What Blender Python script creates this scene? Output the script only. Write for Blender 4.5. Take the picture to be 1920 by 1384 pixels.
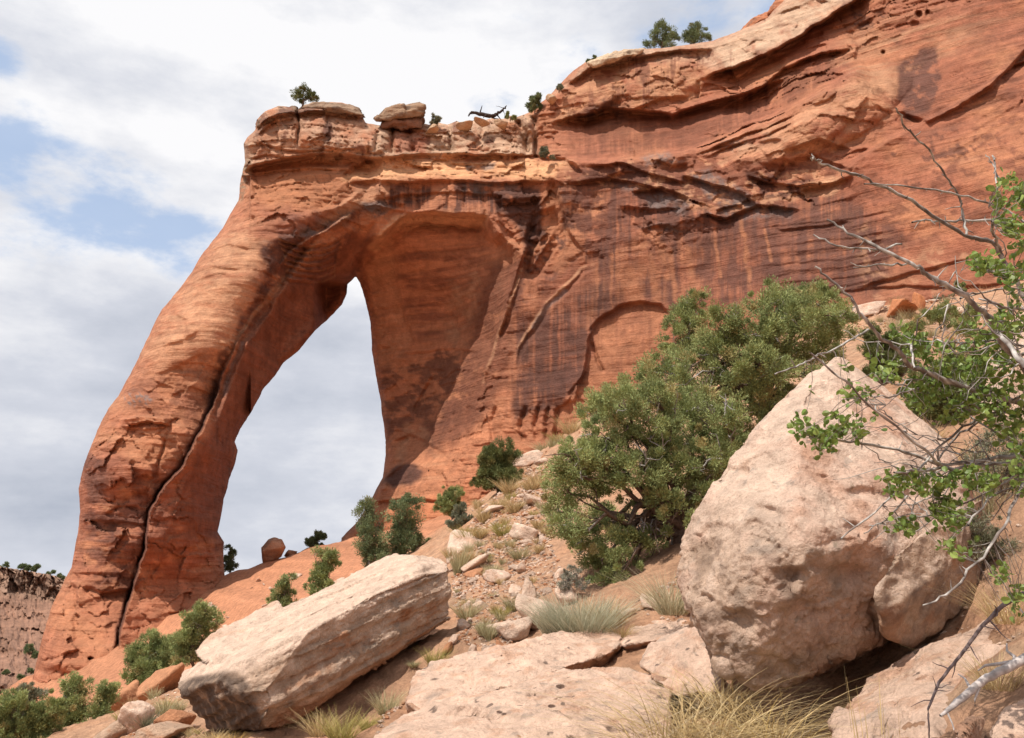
import bpy, bmesh, math, random
import numpy as np
from mathutils import Vector
for o in list(bpy.data.objects): bpy.data.objects.remove(o, do_unlink=True)
SC = bpy.context.scene
COL = SC.collection
# ------------------------------------------------------------------ camera
F = 1493.0                      # focal length in photo pixels (28 mm on a 36 mm sensor, 1920 px wide)
PITCH = math.radians(13.48)
cd = bpy.data.cameras.new('camera'); cd.sensor_width = 36.0; cd.lens = 28.0
cd.clip_start = 0.05; cd.clip_end = 8000
cam = bpy.data.objects.new('camera', cd); COL.objects.link(cam)
cam.location = (0, 0, 0); cam.rotation_euler = (math.pi/2 + PITCH, 0, 0)
SC.camera = cam
# ------------------------------------------------------------------ light
SUN = Vector((-0.37, -0.36, 0.86)).normalized()
ELEV = math.asin(SUN.z); AZ = math.atan2(SUN.x, SUN.y)
sl = bpy.data.lights.new('sun', 'SUN'); sl.energy = 5.0; sl.angle = math.radians(0.55); sl.color = (1.0, 0.94, 0.85)
so = bpy.data.objects.new('sun', sl); COL.objects.link(so); so.location = (0, 0, 90)
so.rotation_euler = SUN.to_track_quat('Z', 'Y').to_euler()
SC.view_settings.view_transform = 'Standard'; SC.view_settings.look = 'None'
SC.view_settings.exposure = 0.0; SC.view_settings.gamma = 1.0

def px_dir(px, py):
    cx = (np.asarray(px, float)-960)/F; cy = (692-np.asarray(py, float))/F
    c, s = math.cos(PITCH), math.sin(PITCH)
    y = c - cy*s; z = s + cy*c
    return cx/y, z/y                 # x and z per metre of world depth Y
def at(px, py, Y):
    a, b = px_dir(px, py); return np.stack([a*Y, np.asarray(Y)+0*a, b*Y], -1)
def to_px(P):
    c, s = math.cos(PITCH), math.sin(PITCH)
    d = P[..., 1]*c + P[..., 2]*s; u = -P[..., 1]*s + P[..., 2]*c
    d = np.maximum(d, 1e-3)
    return 960+F*P[..., 0]/d, 692-F*u/d

# ------------------------------------------------------------------ world: sky + broken cloud
W = bpy.data.worlds.new('World'); SC.world = W; W.use_nodes = True
nt = W.node_tree; N = nt.nodes; L = nt.links; N.clear()
def nd(t, **k):
    n = N.new(t)
    for a, v in k.items(): setattr(n, a, v)
    return n
def mth(op, a, b=None, c=None, clamp=False):
    n = nd('ShaderNodeMath', operation=op); n.use_clamp = clamp
    for i, v in enumerate((a, b, c)):
        if v is None: continue
        if isinstance(v, (int, float)): n.inputs[i].default_value = v
        else: L.new(v, n.inputs[i])
    return n.outputs[0]
out = nd('ShaderNodeOutputWorld'); bg = nd('ShaderNodeBackground'); bg.inputs[1].default_value = 0.10
L.new(bg.outputs[0], out.inputs[0])
sky = nd('ShaderNodeTexSky', sky_type='NISHITA'); sky.sun_disc = False
sky.sun_elevation = ELEV; sky.sun_rotation = AZ; sky.altitude = 1500; sky.air_density = 1.0; sky.dust_density = 1.5
tc = nd('ShaderNodeTexCoord'); nrm = nd('ShaderNodeVectorMath', operation='NORMALIZE'); L.new(tc.outputs['Generated'], nrm.inputs[0])
sep = nd('ShaderNodeSeparateXYZ'); L.new(nrm.outputs[0], sep.inputs[0])
# cloud sheet coordinates: squash so that clouds stretch along the horizon
mp = nd('ShaderNodeMapping'); mp.inputs['Scale'].default_value = (1, 1, 2.0); L.new(nrm.outputs[0], mp.inputs[0])
def noise(scale, det, rough, off=0.0, dist=0.0):
    m = nd('ShaderNodeMapping'); m.inputs['Location'].default_value = (off, off*.7, off*1.3); L.new(mp.outputs[0], m.inputs[0])
    n = nd('ShaderNodeTexNoise'); n.inputs['Scale'].default_value = scale; n.inputs['Detail'].default_value = det
    n.inputs['Roughness'].default_value = rough; n.inputs['Distortion'].default_value = dist
    L.new(m.outputs[0], n.inputs['Vector']); return n.outputs[0]
n1 = noise(3.2, 9, .6, 0.4); n2 = noise(7.5, 8, .6, 5.1); n3 = noise(1.6, 5, .5, 9.0)
def blob(px, py, rx, ry, rot=0.0):
    # an opening in the cloud deck around one direction of the sky, wobbled by the cloud noise
    a, b = px_dir(px, py); c = Vector((float(a), 1, float(b))).normalized()
    r = c.cross(Vector((0, 0, 1))).normalized(); u = r.cross(c)
    r2 = r*math.cos(rot)+u*math.sin(rot); u2 = -r*math.sin(rot)+u*math.cos(rot)
    outs = []
    for v, w in ((r2, rx/F), (u2, ry/F)):
        d = nd('ShaderNodeVectorMath', operation='DOT_PRODUCT'); L.new(nrm.outputs[0], d.inputs[0]); d.inputs[1].default_value = v
        q = mth('DIVIDE', d.outputs['Value'], w*0.93); outs.append(mth('MULTIPLY', q, q))
    f = nd('ShaderNodeVectorMath', operation='DOT_PRODUCT'); L.new(nrm.outputs[0], f.inputs[0]); f.inputs[1].default_value = c
    front = mth('GREATER_THAN', f.outputs['Value'], 0.2)
    e = mth('SUBTRACT', 1.0, mth('SQRT', mth('ADD', outs[0], outs[1])))
    return mth('MULTIPLY', mth('MAXIMUM', e, -1.0), front)
holes = None
for a in ((170, 390, 320, 120, -0.1), (330, 420, 130, 70, -0.2), (30, 275, 130, 90, 0), (-20, 110, 80, 50, 0), (1340, 5, 330, 230, 0.25),
          (1230, 60, 150, 90, 0.6), (1800, -150, 500, 200, 0.2), (-500, 300, 400, 120, 0.1)):
    b = blob(*a); holes = b if holes is None else mth('MAXIMUM', holes, b)
wob = mth('MULTIPLY_ADD', n1, 2.6, -1.3); wob2 = mth('MULTIPLY_ADD', n2, 2.6, -1.3)
hv = mth('ADD', mth('ADD', holes, wob), wob2)
mr = nd('ShaderNodeMapRange', interpolation_type='SMOOTHSTEP'); L.new(hv, mr.inputs[0])
mr.inputs[1].default_value = 0.02; mr.inputs[2].default_value = 0.72; mr.inputs[3].default_value = 1; mr.inputs[4].default_value = 0.10
cover = mr.outputs[0]
# cloud brightness: white aloft, grey flat bases toward the horizon
el = nd('ShaderNodeMapRange', interpolation_type='SMOOTHSTEP'); L.new(sep.outputs['Z'], el.inputs[0])
el.inputs[1].default_value = 0.0; el.inputs[2].default_value = 0.42; el.inputs[3].default_value = 0; el.inputs[4].default_value = 1
mpb = nd('ShaderNodeMapping'); mpb.inputs['Scale'].default_value = (1, 1, 7); L.new(nrm.outputs[0], mpb.inputs[0])
nb = nd('ShaderNodeTexNoise'); nb.inputs['Scale'].default_value = 2.6; nb.inputs['Detail'].default_value = 7; nb.inputs['Roughness'].default_value = .5; L.new(mpb.outputs[0], nb.inputs['Vector'])
br = mth('ADD', mth('MULTIPLY_ADD', el.outputs[0], 0.30, 0.42), mth('MULTIPLY_ADD', n3, 0.38, -0.19))
br = mth('ADD', br, mth('MULTIPLY_ADD', nb.outputs[0], 0.42, -0.21)); br = mth('ADD', br, mth('MULTIPLY_ADD', n1, 1.15, -0.575))
cr = nd('ShaderNodeValToRGB'); L.new(br, cr.inputs[0])
e = cr.color_ramp.elements; e[0].position = 0.22; e[0].color = (4.6, 5.0, 5.9, 1); e[1].position = 0.74; e[1].color = (9.75, 9.7, 9.85, 1)
k = e.new(0.5); k.color = (6.7, 6.95, 7.7, 1)
sk = nd('ShaderNodeMix', data_type='RGBA', blend_type='MIX'); sk.inputs[0].default_value = 0.6      # thin high veil over the blue
L.new(sky.outputs[0], sk.inputs[6]); sk.inputs[7].default_value = (6.3, 8.0, 10.9, 1)
mx = nd('ShaderNodeMix', data_type='RGBA'); L.new(cover, mx.inputs[0]); L.new(sk.outputs[2], mx.inputs[6]); L.new(cr.outputs[0], mx.inputs[7])
L.new(mx.outputs[2], bg.inputs[0])

# ------------------------------------------------------------------ numpy helpers
_r = np.random.RandomState(11)
PERM = np.concatenate([_r.permutation(256)]*3).astype(np.int32)
GR = _r.normal(size=(256, 3)); GR /= np.linalg.norm(GR, axis=1)[:, None]
def perlin(P, seed=0):
    P = np.asarray(P, float)+seed*17.31; I = np.floor(P).astype(np.int32); f = P-I; I &= 255
    w = f*f*f*(f*(f*6-15)+10); r = 0
    for dx in (0, 1):
        a = PERM[I[:, 0]+dx]; wx = w[:, 0] if dx else 1-w[:, 0]
        for dy in (0, 1):
            b = PERM[a+I[:, 1]+dy]; wy = w[:, 1] if dy else 1-w[:, 1]
            for dz in (0, 1):
                g = GR[PERM[b+I[:, 2]+dz]]; wz = w[:, 2] if dz else 1-w[:, 2]
                r = r+wx*wy*wz*(g[:, 0]*(f[:, 0]-dx)+g[:, 1]*(f[:, 1]-dy)+g[:, 2]*(f[:, 2]-dz))
    return r*1.6
def fbm(P, oct=4, gain=.5, lac=2.03, seed=0, ridged=False):
    r = 0; a = 1.0; t = 0; Q = np.asarray(P, float)
    for i in range(oct):
        n = perlin(Q, seed+i*3)
        if ridged: n = 1-2*np.abs(n)
        r = r+a*n; t += a; a *= gain; Q = Q*lac
    return r/t
def fbm2(x, y, oct=4, gain=.5, seed=0, ridged=False):
    return fbm(np.stack([x, y, 0*x+.37], -1), oct, gain, 2.03, seed, ridged)
def cells(x, y, seed=0, jit=.9):
    """2-D cellular noise: F1, F2, id-random, offset vector to nearest site"""
    ix = np.floor(x).astype(np.int32); iy = np.floor(y).astype(np.int32)
    f1 = np.full(x.shape, 9.); f2 = f1.copy(); rid = np.zeros(x.shape); ox = rid.copy(); oy = rid.copy(); rid2 = rid.copy(); rid3 = rid.copy()
    for dx in (-1, 0, 1):
        for dy in (-1, 0, 1):
            h = PERM[PERM[(ix+dx+seed*7) & 255]+((iy+dy) & 255)]
            g = GR[h]; sx = ix+dx+.5+jit*.6*g[:, 0]; sy = iy+dy+.5+jit*.6*g[:, 1]
            ddx = x-sx; ddy = y-sy; d = np.sqrt(ddx*ddx+ddy*ddy); m = d < f1
            f2 = np.where(m, f1, np.minimum(f2, d))
            f1 = np.where(m, d, f1); rid = np.where(m, h/255., rid); ox = np.where(m, ddx, ox); oy = np.where(m, ddy, oy)
            rid2 = np.where(m, g[:, 2], rid2); rid3 = np.where(m, GR[(h+91) & 255][:, 0], rid3)
    return f1, f2, rid, ox, oy, rid2, rid3
def ss(a, b, x):
    t = np.clip((x-a)/(b-a), 0, 1); return t*t*(3-2*t)
def poly_sd(x, y, poly):
    p = np.asarray(poly, float); d = np.full(x.shape, 1e9); ins = np.zeros(x.shape, bool)
    for i in range(len(p)):
        ax, ay = p[i]; bx, by = p[(i+1) % len(p)]
        vx, vy = bx-ax, by-ay; t = np.clip(((x-ax)*vx+(y-ay)*vy)/(vx*vx+vy*vy+1e-9), 0, 1)
        q = (x-ax-t*vx)**2+(y-ay-t*vy)**2; d = np.minimum(d, q)
        c = ((ay > y) != (by > y)) & (x < (bx-ax)*(y-ay)/((by-ay) if by != ay else 1e-9)+ax); ins ^= c
    return np.where(ins, -1, 1)*np.sqrt(d)
def line_sd(x, y, pts):
    """distance, side (+ below a left-to-right line), fraction along"""
    p = np.asarray(pts, float); seg = np.hypot(*(p[1:]-p[:-1]).T); cum = np.r_[0, np.cumsum(seg)]
    d = np.full(x.shape, 1e9); s = np.ones(x.shape); tt = np.zeros(x.shape)
    for i in range(len(p)-1):
        ax, ay = p[i]; bx, by = p[i+1]; vx, vy = bx-ax, by-ay
        t = np.clip(((x-ax)*vx+(y-ay)*vy)/(vx*vx+vy*vy+1e-9), 0, 1)
        q = np.hypot(x-ax-t*vx, y-ay-t*vy); m = q < d
        d = np.where(m, q, d); s = np.where(m, np.where(vx*(y-ay)-vy*(x-ax) >= 0, 1., -1.), s)
        tt = np.where(m, (cum[i]+t*seg[i])/cum[-1], tt)
    return d, s, tt
def rbf_fit(pts, vals, c=0.0):
    p = np.asarray(pts, float); v = np.asarray(vals, float); n = len(p)
    K = np.sqrt(((p[:, None]-p[None])**2).sum(-1)+c*c)
    A = np.zeros((n+3, n+3)); A[:n, :n] = -K; A[:n, n] = 1; A[:n, n+1:] = p; A[n, :n] = 1; A[n+1:, :n] = p.T
    w = np.linalg.solve(A, np.r_[v, 0, 0, 0])
    def ev(x, y):
        r = w[n]+w[n+1]*x+w[n+2]*y
        for i in range(n): r = r-w[i]*np.sqrt((x-p[i, 0])**2+(y-p[i, 1])**2+c*c)
        return r
    return ev

def mesh_from(name, V, quads=None, tris=None, colors=None, smooth=True, normals=None, attrs=None):
    me = bpy.data.meshes.new(name)
    q = np.zeros((0, 4), np.int32) if quads is None else np.asarray(quads, np.int32)
    t = np.zeros((0, 3), np.int32) if tris is None else np.asarray(tris, np.int32)
    me.vertices.add(len(V)); me.vertices.foreach_set('co', np.ascontiguousarray(V, np.float32).ravel())
    lv = np.r_[q.ravel(), t.ravel()].astype(np.int32)
    me.loops.add(len(lv)); me.loops.foreach_set('vertex_index', lv)
    st = np.r_[np.arange(len(q))*4, len(q)*4+np.arange(len(t))*3].astype(np.int32)
    me.polygons.add(len(st)); me.polygons.foreach_set('loop_start', st)
    me.polygons.foreach_set('use_smooth', np.full(len(st), smooth))
    me.update(calc_edges=True); me.validate()
    if colors is not None:
        a = me.color_attributes.new('Col', 'FLOAT_COLOR', 'POINT')
        c = np.ones((len(V), 4), np.float32); c[:, :3] = colors; a.data.foreach_set('color', c.ravel())
    if normals is not None:
        me.normals_split_custom_set_from_vertices(np.ascontiguousarray(normals, np.float32))
    return me
def link(name, me, mat=None, parent=None, loc=None):
    o = bpy.data.objects.new(name, me); COL.objects.link(o)
    if mat is not None and me is not None: me.materials.clear(); me.materials.append(mat)
    if parent is not None: o.parent = parent
    if loc is not None: o.location = [float(v) for v in loc]
    return o
def tag(o, label, cat, group=None, kind=None):
    if label: o['label'] = label
    if cat: o['category'] = cat
    if group: o['group'] = group
    if kind: o['kind'] = kind
    return o
def empty(name, loc, label, cat, group=None):
    o = bpy.data.objects.new(name, None); COL.objects.link(o); o.location = [float(v) for v in loc]
    return tag(o, label, cat, group)
def dup(o, loc, rz=0, s=1.0, label=None):
    c = o.copy(); COL.objects.link(c); c.location = [float(v) for v in loc]; c.rotation_euler = (o.rotation_euler[0], o.rotation_euler[1], rz); c.scale = (s, s, s) if not hasattr(s, '__len__') else s
    if label: c['label'] = label
    for ch in o.children:
        d = ch.copy(); COL.objects.link(d); d.parent = c
    return c
def vert_normals(V, quads):
    n = np.zeros_like(V); a = V[quads[:, 2]]-V[quads[:, 0]]; b = V[quads[:, 3]]-V[quads[:, 1]]; f = np.cross(a, b)
    for i in range(4): np.add.at(n, quads[:, i], f)
    return n/(np.linalg.norm(n, axis=1)[:, None]+1e-12)

# ------------------------------------------------------------------ materials
def new_mat(name):
    m = bpy.data.materials.new(name); m.use_nodes = True; t = m.node_tree
    b = t.nodes['Principled BSDF']; return m, t, b
def rock_mat(name, scale=1.0, bump=0.35, rough=0.92, var=0.35, bdist=0.1, strata=0.0, speck=0.0):
    """vertex colour x fine mineral noise, with grain and pock bump; scale is features per metre"""
    m, t, b = new_mat(name); nn = t.nodes; ll = t.links
    at_ = nn.new('ShaderNodeAttribute'); at_.attribute_name = 'Col'
    co = nn.new('ShaderNodeTexCoord')
    def ns(s, det, r=.6, vec=None):
        x = nn.new('ShaderNodeTexNoise'); x.inputs['Scale'].default_value = s; x.inputs['Detail'].default_value = det; x.inputs['Roughness'].default_value = r
        ll.new(vec or co.outputs['Object'], x.inputs['Vector']); return x.outputs[0]
    a = ns(1.3*scale, 8, .65); g = ns(11*scale, 4, .7)
    def mr_(v, lo, hi, a0=.3, a1=.7):
        x = nn.new('ShaderNodeMapRange'); ll.new(v, x.inputs[0]); x.inputs[1].default_value = a0; x.inputs[2].default_value = a1; x.inputs[3].default_value = lo; x.inputs[4].default_value = hi; return x.outputs[0]
    def mul(u, v):
        x = nn.new('ShaderNodeMath'); x.operation = 'MULTIPLY'; ll.new(u, x.inputs[0]); ll.new(v, x.inputs[1]); return x.outputs[0]
    f = mul(mr_(a, 1-var, 1+var), mr_(g, 1-var*.6, 1+var*.6))
    if strata:
        mp_ = nn.new('ShaderNodeMapping'); mp_.inputs['Scale'].default_value = (.12, .12, 2.2); mp_.inputs['Rotation'].default_value = (0.06, 0.1, 0); ll.new(co.outputs['Object'], mp_.inputs[0])
        sn = ns(scale, 6, .65, mp_.outputs[0]); f = mul(f, mr_(sn, 1-strata, 1+strata))
    if speck:
        s2 = ns(34*scale, 2, .6); f = mul(f, mr_(s2, 1.0, 1-speck, .62, .72))
    v = nn.new('ShaderNodeVectorMath'); v.operation = 'SCALE'; ll.new(at_.outputs['Color'], v.inputs[0]); ll.new(f, v.inputs['Scale'])
    ll.new(v.outputs[0], b.inputs['Base Color'])
    b.inputs['Roughness'].default_value = rough; b.inputs['Specular IOR Level'].default_value = 0.25
    h1 = ns(2.6*scale, 10, .68); h = h1
    if strata:
        ad = nn.new('ShaderNodeMath'); ad.operation = 'MULTIPLY_ADD'; ll.new(sn, ad.inputs[0]); ad.inputs[1].default_value = 1.6; ll.new(h1, ad.inputs[2]); h = ad.outputs[0]
    bp = nn.new('ShaderNodeBump'); bp.inputs['Strength'].default_value = bump; bp.inputs['Distance'].default_value = bdist
    ll.new(h, bp.inputs['Height']); ll.new(bp.outputs[0], b.inputs['Normal'])
    return m
def plain_mat(name, rough=.8, spec=.2, transl=0.0, var=0.0, scale=20):
    m, t, b = new_mat(name); nn = t.nodes; ll = t.links
    at_ = nn.new('ShaderNodeAttribute'); at_.attribute_name = 'Col'; c = at_.outputs['Color']
    if var:
        co = nn.new('ShaderNodeTexCoord'); x = nn.new('ShaderNodeTexNoise'); x.inputs['Scale'].default_value = scale; x.inputs['Detail'].default_value = 5
        ll.new(co.outputs['Object'], x.inputs['Vector'])
        r = nn.new('ShaderNodeMapRange'); ll.new(x.outputs[0], r.inputs[0]); r.inputs[1].default_value = .3; r.inputs[2].default_value = .7; r.inputs[3].default_value = 1-var; r.inputs[4].default_value = 1+var
        v = nn.new('ShaderNodeVectorMath'); v.operation = 'SCALE'; ll.new(c, v.inputs[0]); ll.new(r.outputs[0], v.inputs['Scale']); c = v.outputs[0]
        bp = nn.new('ShaderNodeBump'); bp.inputs['Strength'].default_value = .5; bp.inputs['Distance'].default_value = .01; ll.new(x.outputs[0], bp.inputs['Height']); ll.new(bp.outputs[0], b.inputs['Normal'])
    ll.new(c, b.inputs['Base Color']); b.inputs['Roughness'].default_value = rough; b.inputs['Specular IOR Level'].default_value = spec
    if transl:
        o = t.nodes['Material Output']; tr = nn.new('ShaderNodeBsdfTranslucent'); ll.new(c, tr.inputs[0])
        mx_ = nn.new('ShaderNodeMixShader'); mx_.inputs[0].default_value = transl; ll.new(b.outputs[0], mx_.inputs[1]); ll.new(tr.outputs[0], mx_.inputs[2]); ll.new(mx_.outputs[0], o.inputs[0])
    return m
M_CLIFF = rock_mat('red_sandstone', 0.9, .9, .85, .25, .2, strata=.16)
M_PALE = rock_mat('pale_boulder_sandstone', 5, 1.0, .92, .24, .07, speck=.45)
M_GROUND = rock_mat('slope_soil', 3, 1.0, .95, .35, .1, speck=.3)
M_FAR = rock_mat('far_canyon_rock', .25, .8, .95, .3, .6, strata=.15)
M_LEAF = plain_mat('juniper_foliage', .7, .15, .15)
M_GREEN = plain_mat('green_leaf', .45, .4, .35)
M_BARK = plain_mat('weathered_bark', .9, .1, 0, .35, 30)
M_GRASS = plain_mat('dry_grass', .8, .15, .3)
# ================================================================== THE ARCH AND ITS CLIFF
OUTER = [(45,1420),(52,1320),(62,1270),(78,1200),(100,1130),(134,1064),(145,1005),(151,960),(147,915),(158,870),(172,835),(186,800),(204,765),(222,742),(245,700),(260,672),(277,633),(303,581),(329,551),
 (360,510),(381,473),(407,442),(427,412),(447,377),(451,334),(459,304),(457,269),(464,258),(479,243),(481,224),(498,208),(522,199),(548,201),(556,207),(570,197),(590,193),(641,192),(664,199),
 (677,211),(686,230),(702,233),(720,237),(760,240),(795,232),(805,234),(822,230),(838,233),(856,227),(874,234),(888,226),(910,226),(925,222),(943,223),(958,216),(972,219),(991,211),(998,205),(1014,192),(1030,180),(1045,162),(1075,132),
 (1108,111),(1150,99),(1176,96),(1205,92),(1240,91),(1280,86),(1335,76),(1385,58),(1440,33),(1465,6),(1500,-30),(1650,-130),(2250,-260),(2250,760),(1920,740),(1600,700),(1300,820),(1000,960),(860,1090),(640,1120),(640,1008),
 (667,981),(685,956),(699,931),(717,895),(723,864),(723,826),(718,786),(712,741),(705,705),(698,661),(694,602),(685,560),(674,531),(667,519),(652,534),(650,551),(641,572),(615,598),(590,620),(559,659),(531,681),
 (517,702),(494,730),(470,774),(450,806),(440,828),(446,845),(442,866),(430,898),(420,937),(414,969),(408,997),(420,1016),(420,1073),(430,1130),(450,1250),(300,1420)]
xs = np.r_[np.arange(36, 1932, 2.0), np.arange(1936, 2256, 12.0)]
ys = np.r_[np.arange(-260, -12, 12.0), np.arange(-12, 1424, 2.0)]
GX, GY = np.meshgrid(xs, ys); shp = GX.shape
gx = GX.ravel(); gy = GY.ravel()
wn = np.stack([gx/34, gy/34, 0*gx], -1)
wx = fbm(wn, 3, .55, seed=3); wy = fbm(wn, 3, .55, seed=8)
SD = poly_sd(gx+wx*2.4, gy+wy*2.4, OUTER)
sdg = SD.reshape(shp)
cell_c = (sdg[:-1, :-1]+sdg[1:, :-1]+sdg[:-1, 1:]+sdg[1:, 1:])/4
cm = cell_c < 0
idx = np.arange(gx.size).reshape(shp)
Q = np.stack([idx[:-1, :-1][cm], idx[1:, :-1][cm], idx[1:, 1:][cm], idx[:-1, 1:][cm]], -1)
used = np.zeros(gx.size, bool); used[Q.ravel()] = True
remap = -np.ones(gx.size, np.int64); remap[used] = np.arange(used.sum()); Q = remap[Q]
ggy, ggx = np.gradient(sdg, ys, xs)
X = gx[used]; Y_ = gy[used]; S = SD[used]; gX = ggx.ravel()[used]; gY = ggy.ravel()[used]
# which vertices lie on the border of the kept cells: snap them onto the traced outline
E = np.concatenate([Q[:, [0, 1]], Q[:, [1, 2]], Q[:, [2, 3]], Q[:, [3, 0]]])
key = np.minimum(E[:, 0], E[:, 1])*np.int64(len(X))+np.maximum(E[:, 0], E[:, 1])
uk, inv, cnt = np.unique(key, return_inverse=True, return_counts=True)
BE = E[cnt[inv] == 1]
bv = np.zeros(len(X), bool); bv[BE.ravel()] = True
mv = np.clip(S, -2, 2)*bv; X = X-mv*gX; Y_ = Y_-mv*gY
xw = X+4.5*wx[used]; yw = Y_+4.5*wy[used]              # wobbled coordinates: natural edges for every traced feature

front = rbf_fit([(100,1150),(55,1330),(200,1000),(150,900),(250,700),(330,560),(430,420),(460,300),(200,1220),(270,1000),(330,850),(400,650),(470,520),(550,430),
  (300,1100),(350,950),(400,850),(415,1050),(430,880),(520,690),(600,610),(655,540),(560,330),(650,350),(750,360),(850,360),(950,365),(500,230),(600,220),(700,250),(800,260),(900,250),(980,240),
  (1050,420),(1050,600),(1050,800),(950,900),(1200,500),(1200,680),(1400,500),(1600,500),(1800,500),(1920,500),(2200,500),(1200,340),(1400,320),(1600,320),(1800,320),(1920,320),(2200,300),
  (1100,200),(1300,180),(1500,100),(1700,50),(1920,30),(2200,0),(1800,-150),(2200,-200),(1200,760),(1600,680),(1920,720),(450,640),(400,760),(330,1380)],
 [56,53,57.5,58,60,62,64,66,53.5,55.5,57,59,61,62.5,58,58.5,59.5,62.6,64.2,67.8,69.4,71,64.5,64,64.5,64.5,64,64.6,64.6,66,67.5,67.5,67,
  63,62.5,60.5,61,60,59,55.5,50,45.5,43,37,61,57,52,47.5,45,39,66,63,58.5,54.5,50.5,45,54,47,57.5,47,41,60.8,60.3,51], 12)
jamb = rbf_fit([(700,520),(690,490),(715,800),(720,900),(680,980),(760,440),(830,430),(900,430),(940,470),(962,500),(945,570),(935,640),(905,700),(860,900),(800,960),(760,600),(850,600),(850,520),(830,750),(780,820),(900,820),(640,1100),(700,1000),(780,1000)],
 [74,72.5,77,74,73,68.6,68.2,67.6,66.6,65.6,66,66.5,67,65.5,65,75,73,70.4,72.4,74,65,70,72.5,66], 10)
Dp = front(X, Y_)
JP = [(662,522),(676,486),(700,458),(725,432),(742,416),(760,402),(800,395),(850,398),(885,399),(912,404),(930,425),(950,455),(972,486),(966,520),(950,560),(936,620),(926,660),(915,690),(900,740),(880,800),(850,870),(800,900),(790,960),(780,1140),(600,1140),(600,530)]
jsd = poly_sd(xw, yw, JP)
soft = 14+60*ss(640, 760, Y_)
jm = 1-ss(-1.0, 1.0, jsd/soft+0.0)
# the ceiling recedes over a longer strip than the sharp lip
ceil = np.clip(-jsd/27, 0, 1)*ss(470, 440, Y_)
cw = ss(440, 470, Y_); jm = np.where(Y_ < 470, np.clip(-jsd/27, 0, 1)*(1-cw)+jm*cw, jm)
Dp = Dp+(jamb(X, Y_)-Dp)*jm
hx = X; hz = Y_
ONJ = jm > .5

def ledge(pts, amt, Lx, w=3.0, up=0.25, dn=None, ends=.12):
    """a step along a bedding line: the rock below it recedes by amt metres and comes back over Lx pixels"""
    global Dp
    d, s, t = line_sd(xw, yw, pts); sd = d*s
    win = np.clip(np.minimum(t, 1-t)/ends, 0, 1) if ends else 1.0
    Dp = Dp+win*(amt*ss(-w, w, sd)*np.exp(-np.maximum(sd, 0)/Lx)-up*amt*np.exp(-np.maximum(-sd, 0)/(Lx*.6))*ss(w, -w, sd))
def groove(pts, dep, w, ends=.1, asym=0.0):
    global Dp
    d, s, t = line_sd(xw, yw, pts); win = np.clip(np.minimum(t, 1-t)/ends, 0, 1) if ends else 1.0
    Dp = Dp+win*dep*np.exp(-(d/w)**2)
def bump(px, py, rx, ry, amt, rot=0):
    global Dp
    c, s = math.cos(rot), math.sin(rot); u = ((xw-px)*c+(yw-py)*s)/rx; v = (-(xw-px)*s+(yw-py)*c)/ry
    Dp = Dp-amt*np.maximum(0, 1-u*u-v*v)**.7
def area(poly, amt, w=4):
    global Dp
    Dp = Dp+amt*ss(w, -w, poly_sd(xw, yw, poly))
# ---- the leg: outer slab proud of the inner half along the long crack
CR = [(222,1245),(220,1228),(228,1175),(246,1110),(272,1030),(281,960),(305,915),(345,870),(372,815),(400,762),(412,715),(428,672),(446,640),(468,600),(492,560),(520,520),(548,484),(600,444),(660,412)]
d_, s_, t_ = line_sd(xw, yw, CR)
inner = np.where(s_ > 0, -d_, d_)                       # + on the right (inner) side of the crack
legzone = ss(720, 640, X)*ss(395, 440, Y_)*(jm < .3)
amp = (1.1+1.1*ss(820, 960, Y_))*ss(1250, 1100, Y_)*ss(600, 800, Y_)+.1
Dp = Dp+legzone*amp*ss(-2, 3, inner)*np.exp(-np.maximum(inner, 0)/140)
crk = np.clip(.45+1.8*fbm2(Y_/70, X*0, 3, seed=95), 0, 1)*(.3+.7*ss(860, 1000, Y_))
Dp = Dp+legzone*1.5*crk*np.exp(-((inner-2.5)/2.3)**2)*ss(620, 760, Y_)
Dp = Dp-legzone*.9*np.exp(-np.maximum(-inner, 0)/28)*(inner < 0)*ss(1260, 1150, Y_)*ss(560, 760, Y_)
# second rib right of the crack, upper leg
R2 = [(405,800),(420,740),(440,690),(462,640),(500,590),(530,535),(575,470),(620,440)]
d, s, t = line_sd(xw, yw, R2); r2 = np.where(s > 0, -d, d)
Dp = Dp+legzone*1.3*ss(-6, 7, r2)*np.exp(-np.maximum(r2, 0)/60)*ss(.0, .1, t)*ss(1, .85, t)
R3 = [(395,800),(385,830),(350,880),(325,925),(300,960)]
ledge([(398,795),(392,830),(352,905),(325,960)], -.3, 70, 3)
area([(318,970),(410,965),(415,1070),(350,1085),(290,1060),(295,1000)], -.5, 12)
# horizontal joint and shelves on the leg
ledge([(150,975),(200,978),(250,982),(285,985)], .55, 40, 2); ledge([(222,790),(262,778),(320,785)], -1.0, 16, 2); ledge([(240,800),(275,790),(318,800)], .8, 10, 2, up=.6)
groove([(318,785),(316,810),(300,860),(292,900)], .35, 3); ledge([(225,800),(250,806),(310,804)], .4, 10, 2)
ledge([(165,850),(185,835),(180,900),(200,940)], .5, 20, 3); ledge([(196,965),(225,948),(262,950)], .45, 18, 3)
ledge([(160,1095),(190,1112),(235,1110),(262,1095)], .9, 28, 4); ledge([(130,1090),(143,1100),(148,1150)], .5, 22, 3)
area([(135,1165),(150,1135),(175,1125),(188,1150),(195,1200),(140,1205)], .35, 5); bump(170, 1236, 5, 4, -1.2)
ledge([(78,1245),(110,1238),(160,1240),(222,1238)], -.5, 30, 4); ledge([(95,1310),(110,1322),(120,1335)], 1.0, 14, 4); area([(75,1262),(110,1250),(150,1275),(110,1320),(70,1310)], .35, 6)
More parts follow.
